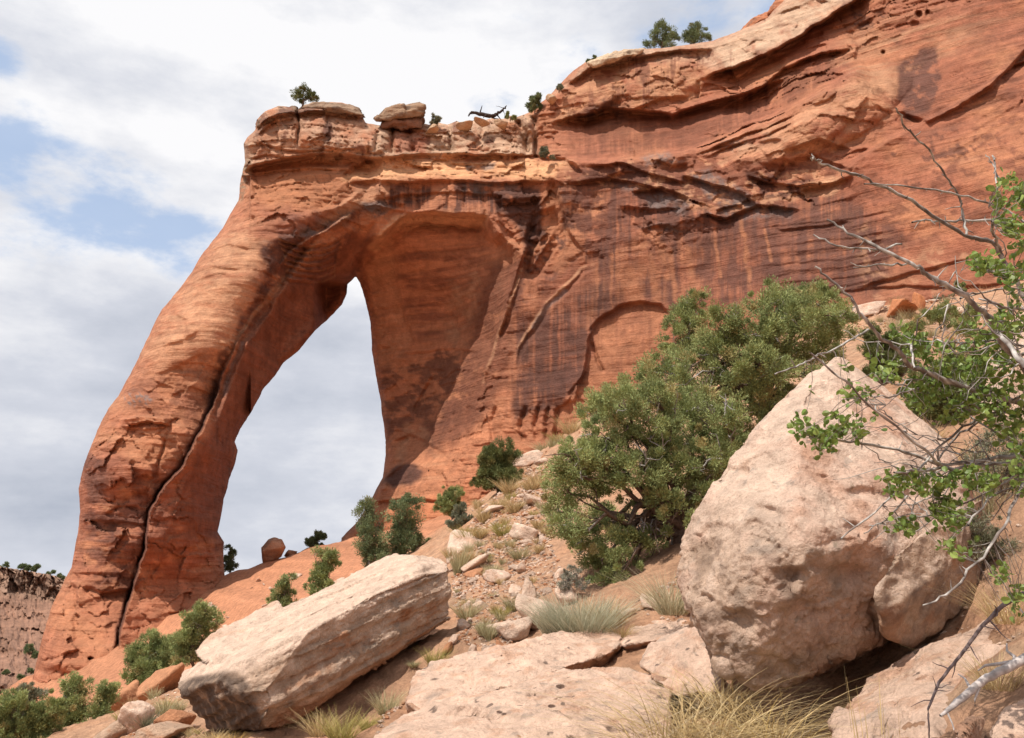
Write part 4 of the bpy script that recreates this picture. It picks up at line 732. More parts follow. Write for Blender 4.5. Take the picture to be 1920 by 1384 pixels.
ledge_rock('rock_ledge', A((1150,1192,9.4),(1190,1170,9.6),(1260,1156,9.7),(1300,1160,9.5),(1296,1180,9.0),(1230,1200,8.7),(1170,1212,8.7),(1200,1260,9.3),(1290,1240,9.4)), 'narrow pale rock ledge running towards the foot of the big boulder', 7, seed=80)
ledge_rock('rock_block', A((1196,1238,7.6),(1232,1196,7.9),(1290,1172,7.6),(1330,1190,7.0),(1350,1240,6.6),(1360,1300,6.4),(1260,1300,6.5),(1236,1262,7.0),(1290,1300,8.0),(1350,1260,7.6)), 'pale rounded rock block wedged against the big boulder above dry grass', 7, 22, seed=90, cat='rock')
ledge_rock('rock_ledge', A((1555,1345,5.2),(1600,1295,5.6),(1680,1232,6.1),(1780,1156,6.5),(1850,1106,6.6),(1960,1085,6.0),(2000,1240,4.4),(1850,1420,3.9),(1600,1480,4.4),(1565,1400,4.7),(1800,1350,6.2),(1700,1450,5.6)), 'smooth tan rock ledge under the big boulder crossed by twig shadows', 8, 20,
   cracks=(([(1700,1300),(1760,1255),(1830,1190)], .03, 9), ([(1640,1384),(1720,1330),(1800,1270)], .03, 10), ([(1740,1384),(1800,1320),(1860,1230)], .025, 9)), seed=100, tint=.95)
ledge_rock('rock_block', A((1840,1384,3.5),(1860,1340,3.7),(1900,1290,3.9),(1960,1270,3.9),(1980,1400,3.3),(1850,1440,3.4),(1920,1420,3.9)), 'pale rock corner at the lower right behind dead leaves', 6, 22, seed=110, cat='rock')
ledge_rock('rock_block', A((1800,1400,3.45),(1812,1350,3.6),(1840,1345,3.6),(1862,1370,3.4),(1850,1420,3.3),(1820,1420,3.6)), 'small pale stone between the dead branch and the corner rock', 6, 22, seed=120, cat='rock')

# ---- single rocks on the slope: px, py of the foot, width px, height px
def chunk(seed, dims, sub=4, p=14, col=PALE, flat=0.0):
    rs = np.random.RandomState(seed); n = rs.normal(size=(13, 3)); n /= np.linalg.norm(n, axis=1)[:, None]; d = rs.uniform(.62, 1.0, 13)
    D, T = ico(sub); acc = np.zeros(len(D))
    for a, e in zip(n, d): acc += np.maximum(D @ a/e, 0)**p
    acc += np.maximum(-D[:, 2]/.7, 0)**p; V = D*(acc**(-1/p))[:, None]; V = V*(1+.10*fbm(V*1.9+seed, 4, .6, seed=seed))[:, None]
    c = col[None]*(1+.2*fbm(V*2+seed, 4, .6, seed=3))[:, None]; m = (.5*ss(0, .4, fbm(V*1.2+seed, 3, seed=5)))[:, None]; c = c*(1-m)+PORG*m
    return V*np.asarray(dims)/2, T, c
def put_rock(name, px, py, w, h, label, seed, col=PALE, rot=0, tilt=0, sub=5, depth=1.0, Y=None, p=14, cat='rock', mat=None):
    pos = hit(px, py) if Y is None else at(px, py, Y); s = pos[1]/F*1.04
    V, T, c = chunk(seed, (w*s*1.1, w*s*depth, h*s*1.25), sub, p, col)
    ct, st = math.cos(tilt), math.sin(tilt); V = np.stack([V[:, 0]*ct-V[:, 2]*st, V[:, 1], V[:, 0]*st+V[:, 2]*ct], -1)
    o = link(name, mesh_from(name, V, None, T, np.clip(c, .03, .8)), mat or M_PALE, None, pos+np.array([0, .2*w*s*depth, h*s*.38]))
    o.rotation_euler[2] = rot; return tag(o, label, cat)
TALUS = [(1000,868,62,22,'pale flat rock slab beside the dark juniper on the slope crest',.35),(870,1030,90,26,'pale leaning rock slab beside the tall grey bush',.45),(985,1012,62,28,'white flat rock lying in the middle of the talus slope',.15),(1000,945,46,16,'pale flat rock below the slope crest near the juniper edge',.25),(925,965,50,16,'thin pale rock plate above the grey brush',.5),(882,1066,40,14,'thin pale rock plate at the end of the tilted slab',.4),(895,1078,26,14,'reddish rock chip behind the tilted slab boulder',.2),(942,1090,34,22,'round pale rock in the middle of the bare soil',0),(976,1074,22,20,'upright small pale rock under the dirt path',.2),(968,1112,28,14,'low pale rock beside a grass tuft on the bare soil',0),(986,1138,26,28,'pale pointed rock beside a yellow tuft below the bare soil',.3),(1000,1150,20,14,'small pale rock leaning on the pointed rock',0),(900,1142,22,16,'small tan rock at the right end of the tilted slab',0),(866,1182,28,20,'pinkish rock at the lower right corner of the tilted slab',.1),(968,1200,58,40,'large tan rock above the pale ledge beside the grey brush',.15),(935,1192,34,24,'pale rock left of the large tan rock',0),(1058,1130,44,34,'tall pale rock behind the grey brush',.2),(1010,1178,80,60,'sloping pink rock behind the left side of the grey brush',.5),(840,1222,22,18,'small red rock in the shadow of the tilted slab',0),(850,1206,18,16,'small tan rock wedged under the tilted slab end',0),(958,1228,40,16,'flat orange rock on the soil above the pale ledge',.1),(936,1222,20,20,'grey brown rock beside the flat orange rock',0),(885,1230,18,12,'small white rock above the long pale ledge',0),(1050,1075,30,24,'pale rock at the foot of the big juniper',0),(1070,1095,28,20,'tan rock under the lowest juniper boughs',0),(1285,1150,26,26,'pink rock at the left foot of the big boulder',.2),(1222,1140,40,18,'pale low rock between grass and juniper',0),(1180,1150,30,14,'small pale rock right of the grey brush',0),(1262,1150,26,12,'low pale rock beside the pink rock',0)]
for i, (px, py, w, h, lab, t) in enumerate(TALUS): put_rock('rock', px, py, w, h, lab, 200+i, PALE*(.95+.1*((i*37) % 7)/7) if 'red' not in lab and 'orange' not in lab else PORG, i*1.3, t, 4, .8)
LOWL = [(250,1372,55,44,'white square rock below the left juniper bushes',.4,PALE*1.05),(290,1310,70,44,'smooth orange rock beneath the left junipers',.1,PORG*1.1),(228,1330,50,34,'orange rock left of the white square rock',0,PORG*1.1),(300,1384,80,24,'flat pinkish rock at the bottom left edge',.1,PTAN*1.1),(330,1370,46,34,'orange rock tucked under the tip of the tilted slab',0,PORG),(345,1215,22,10,'small pale rock between the left junipers',0,PALE),(215,1384,40,30,'tan rock beside the bottom left bushes',0,PTAN),(262,1295,20,14,'small grey rock beside the left junipers',0,PGRY)]
for i, (px, py, w, h, lab, t, c) in enumerate(LOWL): put_rock('rock', px, py, w, h, lab, 240+i, c, i*.7, t, 5, .9)
UPR = [(1620,595,74,34,'pale blocky rock at the foot of the cliff above the big juniper',.1,PALE*.95),(1690,592,52,30,'red angular rock slab at the foot of the cliff',-.1,np.array([.50,.20,.09])),(1725,580,30,34,'tall red rock leaning at the cliff foot',.3,np.array([.50,.20,.09])),(1700,612,24,18,'small layered rock below the red slabs',.3,PALE*.9),(1720,598,22,14,'round orange rock beside the red slabs',0,PORG),(1840,588,50,18,'pale flat rock under the cliff at right',-.1,PALE),(1660,640,26,14,'pale rock plate low on the upper slope',.3,PALE),(1740,650,40,20,'orange rock on the upper slope behind the shrub',.1,PORG)]
for i, (px, py, w, h, lab, t, c) in enumerate(UPR): put_rock('rock', px, py, w, h, lab, 260+i, c, i*.9, t, 5, .9)
b = Rock(A((1900,720,8.3),(1850,690,8.8),(1920,580,9.3),(1990,560,9.0),(2050,700,8.0),(1830,760,8.6),(1950,820,8.0),(1950,640,8.2),(1950,700,10.5),(1880,820,9.6),(1860,800,8.5)), 6, 24); b.noise(.08, 1.2, 5, seed=130); b.update(); b.noise(.02, 6, 4, seed=131); b.update(); b.base(PALE, .15, 2, 9); b.mix(PORG, .4*ss(0, .4, fbm((b.V-b.c)*2, 4, seed=8)))
tag(b.obj('boulder'), 'pale boulder half hidden behind the leafy shrub at the right edge', 'boulder')
# balanced boulder on the slickrock skyline and the slabs along the rim
b = Rock(A((492,1058,66),(489,1026,66),(502,1011,66),(515,1006,66),(530,1010,66),(537,1026,66),(528,1044,66),(502,1062,66),(493,1034,64.8),(528,1026,64.8),(510,1034,68.5),(512,1014,64.8)), 6, 40); b.noise(.10, .9, 5, seed=140); b.update(); b.base(np.array([.40,.21,.13]), .25, .8, 3)
tag(b.obj('balanced_rock', M_CLIFF), 'rounded dark red rock balanced on the slickrock under the arch', 'boulder')
put_rock('rock', 541, 1044, 20, 7, 'thin rock chip beside the balanced rock', 281, np.array([.34,.18,.11]), 0, .3, 4, 1, 68, mat=M_CLIFF)
def rim(name, cs, lab, col, seed):
    b = Rock(cs, 6, 70); q = b.V-b.c; b.push(.16*perlin(np.stack([q[:, 0]*.3, q[:, 1]*.3, q[:, 2]*2.6], -1), seed)); b.update(); b.noise(.2, 1.0, 5, .65, seed=seed); b.update(); b.chips(.25, .7, seed); b.update(); b.base(col, .35, .9, 3); b.mix(PDRK, .6*ss(.0, .4, fbm(q*1.1, 4, seed=seed))); tag(b.obj(name, M_CLIFF), lab, 'rock slab')
def slabpts(poly, Y, t): return np.concatenate([A(*[(x, y, Y) for x, y in poly]), A(*[(x, y, Y+t) for x, y in poly]), A((np.mean([p[0] for p in poly]), np.mean([p[1] for p in poly]), Y-.5))])
rim('capstone', slabpts([(704,224),(722,206),(745,200),(795,199),(796,212),(790,219),(712,226)], 65.8, 3), 'flat brown capstone overhanging the middle of the arch top', np.array([.30,.185,.115]), 150)
rim('rim_block', slabpts([(715,232),(728,220),(770,217),(793,221),(792,240),(735,242),(716,238)], 66.3, 3), 'dark layered block carrying the flat capstone on the arch', np.array([.24,.115,.07]), 151)
rim('rim_slab', slabpts([(481,240),(486,226),(503,210),(524,200),(556,203),(556,209),(524,209),(503,220),(488,238)], 65.6, 3), 'curved dark edged slab on the left end of the arch top', np.array([.21,.135,.09]), 152)
rim('rim_slab', slabpts([(566,202),(588,194),(640,192),(664,200),(684,218),(650,206),(600,202)], 65.6, 3), 'pale flat slab behind the small tree on the arch top', np.array([.30,.2,.135]), 153)
rim('rim_slab', slabpts([(1102,118),(1135,104),(1175,96),(1208,94),(1200,102),(1150,112),(1112,126)], 64.3, 3), 'pale flat slab on the cliff rim left of the twin trees', np.array([.55,.40,.27]), 154)
rim('rim_slab', slabpts([(1390,56),(1415,32),(1440,24),(1462,22),(1440,40),(1400,58)], 63.5, 3), 'lower red slab showing above the pale cliff rim', np.array([.46,.18,.09]), 155)
rim('rim_slab', slabpts([(1440,26),(1452,6),(1480,-6),(1510,-8),(1490,16),(1460,24)], 63, 3), 'upper red slab at the top edge of the cliff rim', np.array([.46,.18,.09]), 156)
for i, (px, py, w, h, lab) in enumerate([(872,232,34,12,'flat tan stone lying on the arch top'),(905,228,24,10,'small tan stone under the dead log'),(940,228,26,14,'stacked tan stone right of the dead log'),(812,238,24,9,'low tan stone beside the capstone'),(1033,180,22,18,'brown stone leaning on the cliff corner')]):
    put_rock('rim_stone', px, py+h*.45, w, h, lab, 290+i, np.array([.48,.32,.2]), i, 0, 4, 1, 66, mat=M_CLIFF)

# ---- loose stones and gravel
SLOPE = [(845,1030),(900,960),(960,900),(1020,860),(1040,930),(1030,1010),(1060,1090),(1010,1120),(990,1190),(930,1215),(860,1200),(850,1100)]
SL2 = [(1600,600),(1700,560),(1850,570),(1900,620),(1760,700),(1640,680)]; SL3 = [(220,1300),(330,1290),(360,1340),(390,1384),(210,1384)]; SL4 = [(690,1384),(760,1260),(850,1215),(870,1225),(740,1330)]; SL5 = [(1190,1140),(1290,1060),(1290,1165),(1190,1160)]
def scatter(poly, n, seed):
    rs = np.random.RandomState(seed); p = np.array(poly); lo, hi = p.min(0), p.max(0); o = []
    while len(o) < n:
        c = rs.uniform(lo, hi, (n*3, 2)); o += [tuple(v) for v in c[poly_sd(c[:, 0], c[:, 1], poly) < 0]]
    return o[:n], rs
protos = []
for k in range(5):
    V, T, c = chunk(300+k, (1, .85, .6), 3, 12, PALE); protos.append(mesh_from('stone', V, None, T, np.clip(c, .03, .8), smooth=True)); protos[-1].materials.append(M_PALE)
cnt = 0
for poly, n, sd, lab, grp in ((SLOPE, 150, 1, 'small pale stone loose on the talus between slab and juniper', 'loose stones on the talus'), (SL2, 30, 2, 'small stone loose on the upper slope under the cliff', 'loose stones below the cliff'), (SL3, 22, 3, 'small stone loose on the soil at lower left', 'loose stones at lower left'), (SL4, 40, 4, 'small stone loose on the soil between slab and pale ledge', 'loose stones by the slab shadow'), ([(430,1090),(640,1030),(680,1080),(480,1180),(300,1230)], 36, 6, 'small stone lying on the orange slickrock under the arch', 'stones on the slickrock'), (SL5, 18, 5, 'small stone among dry grass beside the big boulder', 'loose stones beside the big boulder')):
    pts, rs = scatter(poly, n, sd)
    for p in hits(pts):
        w = min(rs.lognormal(-.1, .6), 3.0)*8.5*p[1]/F
        o = link('stone', protos[rs.randint(5)], None, None, p+np.array([0, 0, .12*w])); o.rotation_euler = (rs.normal()*.3, rs.normal()*.3, rs.rand()*6.3); o.scale = (w, w*rs.uniform(.7, 1.1), w*rs.uniform(.6, 1.1)); tag(o, lab, 'stone', grp)
D2, T2 = ico(2); GV = []; GT = []; GC = []; off = 0
for poly, n, sd in ((SLOPE, 8000, 11), (SL2, 700, 12), (SL3, 700, 13), (SL4, 1200, 14), ([(1640,700),(1920,640),(1920,1180),(1720,1180),(1840,1000),(1700,760)], 700, 17), (SL5, 300, 15), ([(840,960),(1060,790),(1100,800),(1040,900),(900,1000)], 500, 16)):
    pts, rs = scatter(poly, n, sd); hs = hits(pts)
    for p in hs:
        w = min(rs.lognormal(0, .6), 3.2)*2.5*p[1]/F; v = D2*rs.uniform(.6, 1.2, (len(D2), 1))*w*np.array([.6,.55,.4]); GV.append(v+p+np.array([0, 0, .1*w])); GT.append(T2+off); off += len(D2)
        GC.append(np.tile((PALE*rs.uniform(.7, 1.1) if rs.rand() < .65 else PORG*rs.uniform(.8, 1.1)), (len(D2), 1)))
tag(link('gravel', mesh_from('gravel', np.concatenate(GV), None, np.concatenate(GT), np.concatenate(GC), smooth=False), M_GROUND), 'fine pale gravel strewn over the orange talus slope', 'gravel', kind='stuff')
# ================================================================== PLANTS
def tubes(paths, sides=6):
    """paths: list of (points (n,3), radii (n,)) -> V, quads"""
    Vs = []; Qs = []; off = 0; an = np.arange(sides)*2*math.pi/sides
    for P, R in paths:
        P = np.asarray(P, float); R = np.asarray(R, float); n = len(P)
        if n < 2: continue
        t = np.gradient(P, axis=0); t /= np.linalg.norm(t, axis=1)[:, None]+1e-9
        ref = np.where(np.abs(t[:, 2:3]) > .9, np.array([[1., 0, 0]]), np.array([[0, 0, 1.]])); u = np.cross(t, ref); u /= np.linalg.norm(u, axis=1)[:, None]+1e-9; v = np.cross(t, u)
        ring = P[:, None]+R[:, None, None]*(np.cos(an)[None, :, None]*u[:, None]+np.sin(an)[None, :, None]*v[:, None])
        Vs.append(ring.reshape(-1, 3)); i = np.arange(n-1)[:, None]*sides; j = np.arange(sides)[None]; k = (j+1) % sides
        Qs.append(np.stack([i+j, i+k, i+sides+k, i+sides+j], -1).reshape(-1, 4)+off); off += n*sides
    return np.concatenate(Vs), np.concatenate(Qs)
def curve(a, b, n, rs, wob=.12, sag=0.0):
    a = np.asarray(a, float); b = np.asarray(b, float); t = np.linspace(0, 1, n)[:, None]; L_ = np.linalg.norm(b-a); P = a+(b-a)*t
    w = np.cumsum(rs.normal(size=(n, 3)), 0)*wob*L_/n; w -= w[0]+(w[-1]-w[0])*t; P = P+w; P[:, 2] += sag*L_*np.sin(t[:, 0]*math.pi); return P
def foliage(lobes, rs, per_m3, sub_r, leaf, leaves, cols, up=.5, shell=.55, wid=.3):
    per_m3 *= 1.7; wid *= 1.4; leaves = int(leaves*2.5); leaf *= .68; sub_r *= .9
    """lobes: (centre, radius xyz). Clumps fill each lobe, sprays of small pointed leaves fill each clump."""
    CV = []; CB = []; RR = []
    for c, r in lobes:
        r = np.asarray(r, float)*np.ones(3); k = max(3, int(per_m3*(r[0]*r[1]*r[2])**(2/3.)/sub_r**2))
        d = rs.normal(size=(k, 3)); d /= np.linalg.norm(d, axis=1)[:, None]; rad = shell+(1-shell)*rs.rand(k)**.6; rad = np.where(rs.rand(k) < .22, rad*rs.uniform(1.0, 1.38, k), rad)
        d[:, 2] = np.where(d[:, 2] < -.3, d[:, 2]*.6, d[:, 2])
        CV.append(c+d*rad[:, None]*r*(1+.18*rs.normal(size=(k, 1)))); CB.append(d); RR.append(sub_r*rs.uniform(.4, 1.5, k))
    C_ = np.concatenate(CV); B = np.concatenate(CB); R_ = np.concatenate(RR); K = len(C_); n = leaves
    d = rs.normal(size=(K, n, 3)); d /= np.linalg.norm(d, axis=2)[..., None]
    pos = C_[:, None]+d*(R_[:, None, None]*rs.rand(K, n, 1)**.5); dr = d*.8+B[:, None]*.5+rs.normal(size=(K, n, 3))*.35; dr[..., 2] += up; dr /= np.linalg.norm(dr, axis=2)[..., None]
    sd = np.cross(dr, rs.normal(size=(K, n, 3))); sd /= np.linalg.norm(sd, axis=2)[..., None]+1e-9
    ln = leaf*rs.uniform(.6, 1.4, (K, n, 1)); a = pos-sd*ln*wid*.5; b_ = pos+sd*ln*wid*.5; tip = pos+dr*ln
    V = np.stack([a, b_, tip], 2).reshape(-1, 3); T = np.arange(len(V)).reshape(-1, 3)
    cols = np.asarray(cols); ci = rs.rand(K, 1, 1); base = cols[0]*(1-ci)+cols[1]*ci; base = np.where(rs.rand(K, 1, 1) < .08, cols[2], base)
    c = np.clip(base*rs.uniform(.75, 1.25, (K, n, 1)), .005, .6); c = np.repeat(c[:, :, None], 3, 2).reshape(-1, 3)
    return V, T, c
JUN = [(.20,.235,.095),(.34,.37,.145),(.38,.32,.14)]; JDK = [(.11,.13,.05),(.19,.205,.075),(.22,.20,.08)]; PIN = [(.13,.17,.085),(.22,.255,.12),(.24,.24,.11)]; SAGE = [(.16,.17,.11),(.27,.27,.18),(.30,.27,.17)]
BARK_D = np.array([.15,.105,.08]); BARK_G = np.array([.36,.32,.29])
def tree(name, base, lobes, label, cat='tree', seed=0, cols=JUN, leaf=.06, sub_r=.14, leaves=60, per=1.5, trunk_r=.1, dead=0, top=None, up=.5, group=None, wid=.3, shell=.55, bark=BARK_D):
    rs = np.random.RandomState(seed); base = np.asarray(base, float); root = empty(name, base, label, cat, group)
    lobes = [(np.asarray(c, float)-base, r) for c, r in lobes]
    cen = np.mean([c for c, r in lobes], 0) if top is None else np.asarray(top, float)-base
    tr = curve((0, 0, -.1), cen, 9, rs, .3); paths = [(tr, np.linspace(trunk_r, trunk_r*.4, 9))]; lr = trunk_r*.6; limbs = []
    for c, r in lobes:
        i = rs.randint(2, 7); s = tr[i]; p = curve(s, c, 8, rs, .4, .08); paths.append((p, np.linspace(lr*.5, lr*.1, 8))); limbs.append((p, c, r))
        for k in range(3):
            e = c+rs.normal(size=3)*np.asarray(r)*.6; paths.append((curve(p[rs.randint(4, 8)], e, 5, rs, .4), np.linspace(lr*.14, lr*.04, 5)))
    V, Q_ = tubes(paths, 6); cb = np.tile(bark, (len(V), 1)); link('trunk', mesh_from('trunk', V, Q_, None, cb), M_BARK, root)
    V, T, c = foliage(lobes, rs, per, sub_r, leaf, leaves, cols, up, shell, wid); link('crown', mesh_from('crown', V, None, T, c, smooth=False), M_LEAF, root)
    if dead:
        pp = paths[:1]+[(q, np.linspace(trunk_r*.1, trunk_r*.05, 8)) for q, c, r in limbs]
        for k in range(dead):
            q, c, r = limbs[rs.randint(len(limbs))]; d = rs.normal(size=3); d[1] = -abs(d[1]); d /= np.linalg.norm(d); s = q[rs.randint(4, 8)]; e = c+d*np.asarray(r)*rs.uniform(.85, 1.25); p = curve(s, e, 7, rs, .35); pp.append((p, np.linspace(trunk_r*.09, trunk_r*.025, 7)))
            for j in range(2): pp.append((curve(p[3], p[3]+rs.normal(size=3)*np.mean(r)*.35, 4, rs, .8), np.linspace(trunk_r*.05, trunk_r*.02, 4)))
        V, Q_ = tubes(pp, 4); link('dead_branches', mesh_from('dead_branches', V, Q_, None, np.tile(np.array([.34,.31,.285]), (len(V), 1))), M_BARK, root)
    return root
def lob(lst, Y, squash=.85, jit=.0, seed=0):
    rs = np.random.RandomState(seed+900); o = []
    for t in lst:
        y = Y+rs.uniform(-1, 1)*jit if len(t) < 4 else t[3]; r = t[2]*y/F; o.append((at(t[0], t[1], y), np.array([r, r*1.0, r*squash])))
    return o
tree('juniper', at(1290,1018,12.9), lob([(1200,935,30),(1165,1005,28),(1232,985,22),(1270,960,30),(1230,1010,28),(1245,1060,26),(1320,930,36),(1075,862,44),(1140,815,52),(1215,800,55),(1290,815,52),(1345,850,34),(1055,925,36),(1120,900,52),(1195,880,54),(1270,890,48),(1325,895,34),(1065,985,36),(1130,975,44),(1050,960,26),(1110,1045,36),(1165,1078,34),(1205,1050,32),(1185,1000,26),(1235,930,30),(1160,760,46),(1230,745,40),(1090,1010,34),(1140,1095,26),(1330,862,46),(1372,828,42),(1250,850,50),(1300,765,48),(1130,860,44),(1065,890,34),(1195,1080,26),(1150,1030,34),(1360,780,40)], 12.8, .85, 1.1), 'large green juniper leaning left beside the big boulder', 'juniper', 1, JUN, .058, .12, 80, 1.7, .2, 60, at(1240,880,12.9))
tree('juniper', at(1420,830,17), lob([(1195,740,40),(1250,715,46),(1310,700,50),(1375,690,48),(1420,755,46),(1390,815,38),(1335,765,46),(1290,775,36),(1345,640,36),(1415,625,50),(1475,592,52),(1535,572,46),(1560,618,40),(1510,655,46),(1385,600,34),(1440,570,38),(1482,548,26),(1450,690,42),(1555,660,30),(1510,555,28),(1470,745,36),(1350,585,22),(1400,720,46),(1450,640,50),(1525,700,30),(1575,595,34),(1440,800,30),(1260,760,40),(1350,650,44),(1505,600,46),(1230,690,34)], 16.5, .85, 1.3), 'wide green juniper behind the big boulder with grey twigs', 'juniper', 2, JUN, .07, .15, 80, 1.7, .2, 60, at(1430,660,16.8))
tree('juniper', at(1290,690,19.5), lob([(1292,572,26),(1308,560,20),(1270,600,26),(1312,600,24),(1285,628,30),(1262,645,24),(1305,640,26),(1280,665,26)], 19.5, 1.0, .4), 'narrow upright juniper standing against the cliff left of the wide one', 'juniper', 3, JUN, .075, .15, 70, 1.7, .1, 12)
tree('juniper', at(1135,800,23), lob([(1118,757,24),(1148,742,22),(1100,780,20),(1140,775,26),(1165,755,20)], 23, .9, .5), 'small juniper on the crest left of the big junipers', 'juniper', 4, JUN, .085, .17, 60, 1.6, .08, 8)
def auto(px, py, w, h, n, seed, Y=None, y0=3.0):
    """n crown lobes filling a w x h pixel crown that stands at px, py"""
    rs = np.random.RandomState(seed); b = hit(px, py, y0) if Y is None else at(px, py, Y); y = b[1]; s = y/F; o = []; n = int(n*1.5)
    for k in range(n):
        t = (k+.5)/n; hh = h*(.16+.76*t); r = min(w, h)*.225*rs.uniform(.65, 1.35)*(1-.35*t*(h > w)); ww = max(w*.5-r*.8, .12*w)*(1-.4*t*(h > w*1.1))*rs.uniform(.7, 1.15)
        o.append((b+np.array([rs.uniform(-1, 1)*ww*s, rs.uniform(-1, 1)*ww*s*.8, hh*s]), np.array([r*s, r*s, r*s*.85])))
    return b, o
def small(name, px, py, w, h, n, seed, label, cat, cols=JUN, Y=None, leafpx=5.0, leaves=45, per=1.6, dead=0, group=None, y0=3.0, up=.5, wid=.3, bark=BARK_D, shell=.45):
    b, o = auto(px, py, w, h, n, seed, Y, y0); s = b[1]/F
    return tree(name, b, o, label, cat, seed, cols, leafpx*s, max(w, h)*.075*s, leaves, per, max(1.2, h*.03)*s, dead, None, up, group, wid, shell, bark)
small('juniper', 938, 925, 100, 88, 9, 11, 'dark rounded juniper bush on the crest of the talus slope', 'juniper', JDK, None, 5, 70, 1.8, 14, y0=24)
small('juniper', 936, 842, 58, 48, 6, 12, 'small juniper standing just above the dark rounded juniper', 'juniper', JUN, None, 4, 50, y0=30)
small('juniper', 848, 958, 56, 56, 6, 13, 'small bright juniper left of the dark rounded one on the slope', 'juniper', JUN, None, 4, 50, y0=25)
small('pinyon_pine', 690, 1085, 84, 150, 13, 14, 'left taller pinyon of the pair under the arch', 'pinyon pine', PIN, 35, 5, 60, 1.7, 14)
small('pinyon_pine', 757, 1060, 84, 132, 12, 15, 'right pinyon of the pair under the arch beside the talus', 'pinyon pine', PIN, 36, 5, 60, 1.7, 12)
small('pinyon_pine', 790, 1040, 60, 30, 5, 16, 'low green bush at the right foot of the pinyon pair', 'bush', JUN, 37, 4, 40, 1.6)
small('juniper', 606, 1128, 66, 100, 10, 17, 'yellowish juniper behind the middle of the tilted slab', 'juniper', JUN, 28, 5, 60, 1.7, 8)
small('juniper', 528, 1165, 64, 88, 8, 18, 'half dead juniper with bare twigs left of the yellowish juniper', 'juniper', JUN, 26, 5, 45, 1.4, 26)
small('juniper', 362, 1260, 96, 118, 12, 19, 'upright juniper at the left end of the tilted slab', 'juniper', JUN, 24, 5, 65, 1.8, 12)
small('juniper', 278, 1302, 110, 92, 10, 20, 'low spreading juniper against the foot of the arch leg', 'juniper', JUN, 25, 5, 65, 1.8, 6)
small('juniper', 180, 1400, 70, 110, 9, 21, 'thin pointed juniper in the bottom left corner group, rightmost', 'juniper', JUN, 21, 5.5, 55, 1.6, 4)
small('juniper', 124, 1410, 90, 125, 11, 22, 'tallest pointed juniper of the bottom left corner group', 'juniper', JUN, 22, 5.5, 60, 1.7, 4)
small('juniper', 50, 1420, 110, 100, 10, 23, 'low broad juniper in the bottom left corner', 'juniper', JUN, 20, 5.5, 60, 1.7, 4)
small('sagebrush', 28, 1345, 76, 50, 6, 24, 'grey green bush below the far canyon wall at the left edge', 'bush', SAGE, 40, 5, 40, 1.6)
small('juniper', 432, 1078, 38, 56, 5, 25, 'small dark tree peeping out behind the arch leg', 'tree', PIN, 74, 4, 45, 1.6)
small('juniper', 590, 1030, 44, 30, 5, 26, 'small dark bush on the slickrock skyline under the arch', 'bush', PIN, 73, 4, 45, 1.6)
# trees on the rim
tree('rim_tree', at(566,206,66), lob([(556,176,10),(570,170,9),(584,178,10),(588,184,8),(562,186,9),(578,185,7)], 66, .8, .5), 'lone twisted tree on the left top of the arch', 'tree', 31, JDK, .18, .28, 55, 2.4, .14)
tree('rim_tree', at(1240,98,67), lob([(1240,52,13),(1252,62,14),(1225,66,11),(1262,72,10),(1215,82,9),(1240,78,14),(1255,88,9)], 67, .9, .8), 'left rounder tree of the twin trees on the cliff rim', 'tree', 32, PIN, .2, .36, 60, 2.6, .14)
tree('rim_tree', at(1300,90,67), lob([(1302,52,10),(1310,60,12),(1294,66,11),(1322,68,10),(1300,74,12),(1286,70,8)], 67, .9, .8), 'right smaller tree of the twin trees on the cliff rim', 'tree', 33, PIN, .2, .34, 60, 2.6, .14)
small('rim_bush', 1003, 212, 36, 44, 6, 34, 'spiky grey bush where the arch joins the cliff', 'bush', PIN, 67, 5, 40, 1.4, 14)
small('rim_bush', 816, 236, 30, 20, 4, 35, 'thin pale bush right of the capstone', 'bush', SAGE, 67, 5, 25, 1.0, 14)
small('rim_bush', 956, 226, 28, 14, 3, 36, 'low green bush right of the dead log', 'bush', JUN, 66.5, 4, 40, 1.4)
small('rim_bush', 1108, 116, 20, 10, 3, 37, 'tiny bush on the cliff rim left of the flat slab', 'bush', PIN, 66.5, 4, 40, 1.4)
small('rim_bush', 1024, 298, 34, 24, 4, 38, 'pale green bush growing at the foot of the cliff corner', 'bush', SAGE, 63, 4, 40, 1.2)
small('rim_bush', 1048, 172, 18, 18, 3, 39, 'bare twiggy bush on the cliff corner', 'bush', SAGE, 66, 4, 14, .8, 12)
# upper slope
small('juniper', 1660, 715, 100, 100, 10, 41, 'dark juniper behind the tip of the big boulder', 'juniper', JDK, None, 5, 65, 1.8, 6)
small('juniper', 1790, 790, 150, 130, 12, 141, 'dark juniper close behind the right side of the big boulder', 'juniper', JDK, None, 6, 65, 1.8, 6, y0=7.8)
small('sagebrush', 1885, 930, 150, 120, 9, 142, 'grey twiggy brush tangled under the leafy shrub at the right edge', 'bush', SAGE, None, 6, 30, 1.2, 40, y0=4.5)
small('sagebrush', 1850, 1060, 110, 90, 7, 143, 'dark grey brush behind the spur of the big boulder', 'bush', [(.12,.12,.07),(.22,.21,.13),(.25,.22,.14)], None, 6, 26, 1.1, 40, y0=4.2)
small('juniper', 1765, 622, 96, 56, 7, 42, 'spreading juniper below the cliff at upper right', 'juniper', JUN, None, 5, 60, 1.7, 4)
small('juniper', 1850, 640, 110, 60, 7, 43, 'green bush at upper right behind the leafy branches', 'bush', JUN, None, 5, 60, 1.7, 4)
small('juniper', 1800, 552, 26, 30, 3, 44, 'tiny juniper close under the cliff at right', 'juniper', JUN, 32, 4, 40, 1.6)
small('sagebrush', 1770, 590, 60, 40, 5, 45, 'grey leafless brush below the cliff at right', 'bush', SAGE, 30, 4, 18, .8, 30)
